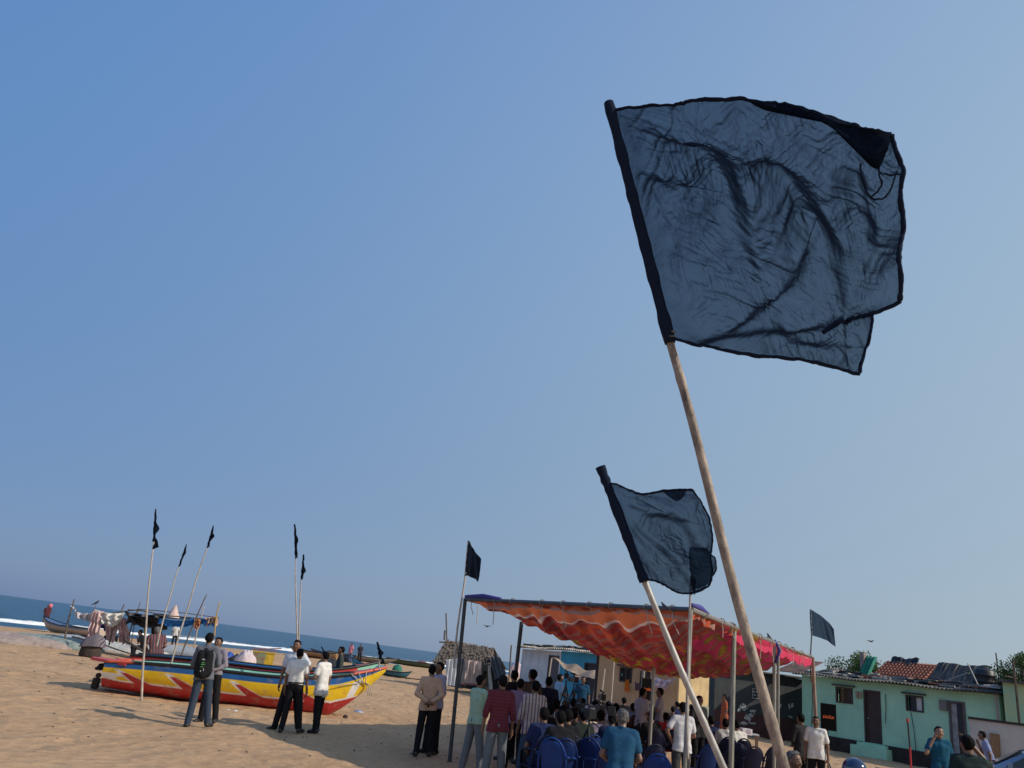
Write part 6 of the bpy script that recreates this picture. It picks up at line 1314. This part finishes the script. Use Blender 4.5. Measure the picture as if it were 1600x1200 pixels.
p = AT(951, 1084, 22.0); table((p.x, p.y, 0), -.1, 1.5, .6, mat('white_table', (.66, .63, .58), .5), LT, 'white draped table in front of the beige house', mat('white_tablecloth', (.66, .62, .58), .8, var=.15))
p = AT(966, 1090, 21.4); e = empty('lectern', (p.x, p.y, 0), 0, 'cream box lectern at the right end of the white draped table', 'lectern'); MB().box((0, 0, .5), (.42, .36, 1.0), taper=.92).build('cabinet', mat('cream_lectern', (.62, .56, .42), .6), e); MB().box((0, -.02, 1.02), (.46, .42, .03), Matrix.Rotation(.15, 3, 'X')).build('top', TW, e)
BLACKP = mat('black_plastic_gear', (.015, .015, .018), .45)
def tripod(p, h, face, label):
    e = empty('camera_tripod', (p.x, p.y, 0), R(face), label, 'tripod', 'press camera tripods under the canopy')
    for a in (.5, 2.6, 4.7):
        mb = MB().tube([(0, 0, h-.12), (.20*math.cos(a), .20*math.sin(a), h*.5), (.42*math.cos(a), .42*math.sin(a), 0)], [.02, .016, .012], 6); mb.box((.20*math.cos(a), .20*math.sin(a), h*.5), (.05, .05, .07)); mb.build('leg', BLACKP, e)
    MB().tube([(0, 0, h-.35), (0, 0, h)], .018, 6).tube([(0, 0, h), (.1, -.38, h-.12)], .009, 5).build('column', BLACKP, e)
    c = empty('video_camera', (p.x, p.y, h), R(face), 'black video camera on the '+label, 'camera', 'press video cameras')
    mb = MB().box((0, 0, .09), (.11, .30, .14)).box((0, -.03, .20), (.03, .22, .03)).box((.0, .06, .17), (.03, .03, .05)); mb.build('body', BLACKP, c); MB().lathe([(0, 0), (.045, 0), (.05, .12), (.06, .14), (.06, .18), (.03, .17)], (0, .14, .09), 12, Vector((0, 1, 0))).build('lens', BLACKP, c, True)
    MB().tube([(-.04, -.1, .22), (-.04, .14, .23)], .022, 8).build('microphone', mat('foam_grey', (.05, .05, .055), .95), c)
for (x, y, Y, f, l) in [(885, 1056, 21, -10, 'tall tripod before the blue house wall'), (897, 1062, 20, 15, 'second tall tripod right of the one before the blue house'), (884, 1102, 16.5, 0, 'tripod behind the empty blue chairs'), (905, 1108, 15, -20, 'tripod among seated dark men'), (921, 1118, 13.5, 10, 'low tripod left of the blue shirt man'), (937, 1110, 15.5, 5, 'tripod in front of the lilac shirt'), (955, 1114, 14, -12, 'tripod closest to the grey haired man'), (941, 1090, 19, 0, 'tripod by the white draped table')]:
    p = AT(x, y+6, Y); tripod(p, min(p.z, 1.75), f, l)
ORL = mat('orange_print', (.80, .16, .03), .6)
def speaker(p, rz, z, s, label, cat='loudspeaker'):
    e = empty('speaker_stand', (p.x, p.y, 0), rz, 'black tripod stand carrying the '+label, 'speaker stand')
    MB().tube([(0, 0, .2), (0, 0, z)], .018, 8).build('pole', BLACKP, e)
    for a in (1.0, 3.1, 5.2): MB().tube([(0, 0, .65), (.38*math.cos(a), .38*math.sin(a), .02)], .014, 6).build('leg', BLACKP, e)
    b = empty('loudspeaker', (p.x, p.y, z), rz, 'black loudspeaker with orange strip, '+label, cat); w_, h, d_ = .42*s, .70*s, .38*s
    mb = MB(); mb.poly([(-w_/2, -d_/2, 0), (w_/2, -d_/2, 0), (w_/2*.7, d_/2, 0), (-w_/2*.7, d_/2, 0)], h, (0, 0, 1)); mb.build('cabinet', BLACKP, b)
    mb = MB(); mb.box((0, -d_/2-.008, h/2), (w_*.92, .012, h*.95)); mb.build('grille', mat('speaker_grille', (.008, .008, .009), .9, spec=.1), b)
    mb = MB(); rr = random.Random(2); x = -w_*.36
    while x < w_*.34:      # lettering-like orange strokes, unreadable in the photograph
        ww = w_*rr.uniform(.06, .10); hh = h*rr.uniform(.08, .12); mb.box((x+ww/2, -d_/2-.017, h*.50+rr.uniform(-.004, .004)), (ww*.5, .004, hh), Matrix.Rotation(.2, 3, 'Y')); mb.box((x+ww/2, -d_/2-.017, h*.50-hh*.35), (ww*1.15, .003, h*.018)); x += ww*1.08
    mb.tube([(w_*.02, -d_/2-.017, h*.545), (w_*.05, -d_/2-.017, h*.58)], .006*s, 4); mb.build('orange_lettering', ORL, b)
p = AT(1293, 1141, 19.2); speaker(p, -.25, p.z, .84, 'in front of the green house')
p = AT(1009, 1094, 23.5); speaker(p, .05, p.z, .85, 'in front of the beige house door')
# things hung on the beige house
def onwall(w, x, y, o): return PLN(x, y, w.O+w.n*o, w.n)
def hang(w, pts, m, label, name, cat, wav=.04, o=.12):
    P = [onwall(w, x, y, o) for x, y in pts]; c = P[0].copy(); P = [q-c for q in P]
    mb = MB(); mb.grid(lambda u, v: (P[0]*(1-u)+P[1]*u)*(1-v)+(P[3]*(1-u)+P[2]*u)*v + w.n*(wav*math.sin(u*18+v*3)) - Vector((0, 0, .12*math.sin(math.pi*u)*(1-v))), 24, 10); ob = mb.build(name, m, None, True); ob.location = c; return tag(ob, label, cat)
hang(wE, [(978, 1060), (982, 1060), (984, 1081), (976, 1080)], mat('orange_cloth', (.72, .22, .02), .9, var=.3, scale=6), 'orange cloth bag hanging below the barred window', 'cloth', 'cloth')
hang(wE, [(1019, 1054), (1055, 1060), (1040, 1077), (1018, 1072)], cloth('purple_white', (.42, .34, .52), 'check', (.72, .68, .72), 5, 5, .4), 'lilac patterned cloth on a line at the beige house corner', 'cloth', 'cloth', .09, .5)
hang(wE, [(992, 1063), (1001, 1063), (1001, 1079), (992, 1079)], mat('maroon_board', (.06, .03, .045), .8), 'small dark maroon board beside the beige house door', 'board', 'board', .0, .4)
# red hand pump at the green house
p = AT(1423, 1190, 24); e = empty('hand_pump', (p.x, p.y, 0), 0, 'red pump post with black upper half before the green house', 'pump'); t = AT(1418, 1125, 24)
MB().tube([(0, 0, .0), (0, 0, .95)], .028, 8).box((0, 0, .06), (.34, .25, .12)).box((.16, 0, .2), (.1, .1, .3)).build('base', mat('red_paint', (.50, .02, .03), .5), e); MB().tube([(0, 0, .95), (-.03, 0, t.z-.05)], .024, 8).build('upper_pipe', BLACKP, e); MB().tube([(-.03, 0, t.z-.06), (-.03, 0, t.z+.04)], .038, 8).build('cap', mat('red_paint', (0, 0, 0)), e)

# ---------------------------------------------------------------- right foreground
p = AT(1254, 1200, 17.2); person(Vector((p.x-.02, p.y, 0)), 20, 'man in charcoal shirt seen from behind, left of the white shirted man on the right', C('charcoal_shirt', (.035, .035, .035)), DK, arms=('front', 'front'), res=.014, size=.93, seed=.15, sleeve='long', bulk=1.0)
p = AT(1280, 1200, 16.6); person(Vector((p.x-.05, p.y, 0)), 150, 'moustached man in white shirt facing the camera before the loudspeaker', WH, DK, arms=('down', 'down'), res=.013, size=.93, seed=1.95, hem=.84, bulk=1.0)
pz = G(1238, 1167, 1.30); person(Vector((pz.x, pz.y, 0)), 215, 'grey haired older man in navy seated low beside the bamboo pole', S_['navy'], DK, pose='sit', arms=('lap', 'lap'), res=.013, hair='grey', seed=2.62, size=1.0); chair((pz.x, pz.y), 215, 'blue', 'blue chair of the grey haired older man in navy')
pz = AT(1462, 1131, 16.5); person(Vector((pz.x+.05, pz.y, 0)), 172, 'man in teal polo shirt holding a phone to his ear, before the green house', C('teal_polo', (.012, .085, .15)), DK, arms=('phone', 'down'), res=.012, size=1.0, seed=2.55, sleeve='short', skin='c', hem=.8, bulk=1.0)
pz = AT(1515, 1150, 10.3); person(Vector((pz.x-.03, pz.y, 0)), -12, 'dark haired person in blackish green top with raised right arm, seen from behind', C('black_green_top', (.02, .035, .035)), DK, arms=('shade', 'down'), res=.012, size=1.0, seed=3.56, sleeve='short', bulk=1.1)
pz = AT(1545, 1139, 22); person(Vector((pz.x, pz.y, 0)), 60, 'man in lilac blue shirt bending his head, in front of the off-white wall', C('lilac_blue', (.24, .28, .46)), DK, arms=('chin', 'down'), lean=.25, res=.016, size=1.0, seed=4.1)
pz = G(1335, 1184, 1.30); person(Vector((pz.x, pz.y, 0)), 175, 'rider in dark clothes wearing a blue helmet at the bottom edge', S_['navy'], DK, pose='sit', arms=('hold', 'hold'), res=.018, size=1.0, seed=5.1, hair=None, fingers=False)
e = empty('helmet', (pz.x, pz.y, 1.09), R(175), 'glossy dark blue helmet with clear visor at the bottom edge', 'helmet')
v, f = sdf([((0, -.01, .08), (0, .02, .08), .135, .13), ((0, -.02, .0), (0, .03, -.02), .125, .115)], .01, .03, cut=lambda X, Y, Z: np.minimum(Y-.09, np.minimum(.10-Z, Z+.08))+0*X); link(bpy.data.objects.new('shell', np_mesh('shell', v, f, mat('blue_gloss', (.01, .025, .09), .12, spec=.8))), e)
MB().grid(lambda u, v: Vector((.142*math.sin((u-.5)*2.6), .01+.142*math.cos((u-.5)*2.6), -.04+.15*v)), 16, 4).build('visor', mat('visor', (.10, .16, .24), .05, spec=.8), e, True)
def motorbike(p, rz, label):
    e = empty('motorcycle', p, rz, label, 'motorcycle'); TY = mat('tyre', (.015, .015, .015), .9)
    for y in (-.62, .62):
        w_ = MB(); w_.tube([(0, y+.29*math.cos(a), .29+.29*math.sin(a)) for a in np.linspace(0, 6.283, 25)], .045, 8, False); w_ = w_.build('wheel', TY, e, True)
        s = MB(); [s.tube([(0, y, .29), (0, y+.26*math.cos(a), .29+.26*math.sin(a))], .012, 5) for a in np.linspace(0, 6.283, 7)[:-1]]; s.build('rim', STEEL, w_)
    v, f = sdf([((0, -.05, .80), (0, .28, .86), .10, .12), ((0, .0, .5), (0, .2, .45), .13, .13)], .018, .04); link(bpy.data.objects.new('tank', np_mesh('tank', v, f, mat('black_gloss', (.01, .01, .012), .15, spec=.8))), e)
    v, f = sdf([((0, -.1, .80), (0, -.70, .84), .09, .08), ((0, -.70, .84), (0, -.85, .80), .06, .04)], .018, .04); link(bpy.data.objects.new('seat', np_mesh('seat', v, f, BLACKP)), e)
    MB().tube([(0, .62, .29), (0, .40, .95)], .03, 6).tube([(-.34, .30, 1.0), (-.12, .40, 1.0), (.12, .40, 1.0), (.34, .30, 1.0)], .014, 6).build('handlebar', STEEL, e)
    MB().lathe([(0, -.06), (.09, -.04), (.10, .03), (.09, .06), (0, .07)], (0, .52, .90), 14, Vector((0, 1, 0))).build('headlight', mat('lamp_glass', (.4, .4, .4), .1), e, True)
    MB().tube([(.12, .1, .3), (.14, -.5, .3), (.15, -.8, .38)], .035, 8).build('exhaust', STEEL, e, True); return e
p = AT(1200, 1176, 9.6); motorbike((p.x, p.y, 0), R(-70), 'black parked motorcycle at the foot of the leaning bamboo pole')
p = G(1335, 1184, 1.30); motorbike((p.x, p.y-.35, 0), R(175), 'black motorcycle under the helmeted rider at the bottom edge')
# car
def car(p, rz, m, label):
    e = empty('parked_car', p, rz, label, 'car'); L, Wc = 4.3, 1.7
    top = [(-2.15, .62), (-2.0, .80), (-1.2, .93), (-.95, .98), (-.30, 1.36), (.1, 1.46), (.7, 1.47), (1.2, 1.36), (1.7, 1.05), (2.1, .98), (2.15, .60)]
    def zt(x): return float(np.interp(x, [a for a, b in top], [b for a, b in top]))
    def fn(u, v):     # v around the section from one sill over the roof to the other
        x = -2.15+4.3*u; t = zt(x); belt = min(t, .92+.03*u); endk = 1-.22*abs(2*u-1)**5; hw = Wc/2*endk
        a = abs(2*v-1); s = -1 if v < .5 else 1
        if a > .55: q = (a-.55)/.45; y = hw*(1-.05*(q*2-1)**2+.0); z = belt+(.25-belt)*q
        else:
            q = a/.55; cab = t-belt; inset = .17*min(1, cab/.4)
            y = (hw-.04-inset)*min(1, q*1.45) if q < .69 else (hw-.04-inset)+(inset)*(q-.69)/.31; z = t-.03*min(1, q*1.45)**3 if q < .69 else (t-.03)+(belt-t+.03)*(q-.69)/.31
        return Vector((x, s*y, z))
    mb = MB(); mb.grid(fn, 72, 44); mb.add([(-2.12, -.65, .28), (-2.12, .65, .28), (-2.15, .65, .62), (-2.15, -.65, .62)], [(0, 1, 2, 3)]); mb.build('body', m, e, True)
    gl = mat('car_glass', (.012, .016, .02), .06, spec=.8)
    for s in (-1, 1):
        mb = MB(); y0, y1 = s*.822, s*.70
        for pts in ([(-.72, .98), (.12, .98), (.12, 1.38), (-.18, 1.33)], [(.20, .98), (1.0, .98), (.95, 1.34), (.20, 1.38)], [(1.08, .98), (1.5, 1.0), (1.15, 1.27)]):
            mb.poly([(x, s*(.815-.125*(z-.98)/.40)+s*.022, z) for x, z in pts], .006, (0, s, 0))
        mb.build('side_window', gl, e)
    mb = MB(); mb.poly([(-.93, -.62, 1.015), (-.93, .62, 1.015), (-.33, .55, 1.365), (-.33, -.55, 1.365)], .012, (-.4, 0, .9)); mb.build('windscreen', gl, e)
    mb = MB(); mb.poly([(1.24, -.55, 1.365), (1.24, .55, 1.365), (1.68, .60, 1.09), (1.68, -.60, 1.09)], .012, (.4, 0, .9)); mb.build('rear_window', gl, e)
    for x in (-1.35, 1.35):
        for s in (-1, 1):
            w_ = MB().tube([(x, s*.66, .31), (x, s*.86, .31)], .31, 20).build('wheel', mat('tyre', (0, 0, 0)), e); MB().tube([(x, s*.861, .31), (x, s*.872, .31)], .19, 12).build('rim', STEEL, w_)
    for s in (-1, 1):
        MB().ball((-2.06, s*.62, .70), .13, 10, sc=(.5, 1.1, .7)).build('headlight', mat('lamp_glass', (0, 0, 0)), e, True); MB().box((-.62, s*.93, 1.02), (.10, .18, .11)).build('mirror', m, e)
        MB().box((.1, s*.868, .82), (.14, .02, .025)).build('door_handle', STEEL, e)
    MB().tube([(-.9, -.63, 1.0), (-.35, -.60, 1.39), (.1, -.59, 1.485), (.8, -.59, 1.49), (1.25, -.6, 1.37)], .014, 5).build('roof_trim', BLACKP, e)
    return e
p = AT(1547, 1179, 20); car((p.x+.80, p.y-.55, 0), R(-31), mat('blue_grey_car', (.16, .24, .36), .22, spec=.6, metal=.25), 'blue-grey car with dark windows, half out of the right edge')
# small scraps and pebbles on the sand
rr = random.Random(11); mb = MB()
for _ in range(800):
    x, Y = rr.uniform(-14, 12), rr.uniform(11, 45); s = rr.uniform(.006, .02); mb.ball((x, Y, s*.5+float(relief(np.array([[x*1.0]]), np.array([[Y*1.0]]))[0, 0])), s, 6, sc=(1.4, 1, .6))
tag(mb.build('pebbles', mat('debris_bits', (.16, .12, .09), .9, var=.7, scale=2), None, True), 'small dark bits and pebbles scattered on the sand', 'pebbles', kind='stuff')
for (x, y, l) in ((292, 1175, 'dark twig of seaweed on the bare sand below the backpack man'), (718, 1117, 'dark clod on sand right of the front canopy post'), (441, 1187, 'small reddish scrap on sand at the bottom left of the canopy shadow')):
    heap(x, y, .12, .05, .05, mat('dark_scrap', (.07, .04, .03), .9), 'litter', l, 'litter', seed=int(x) % 9)
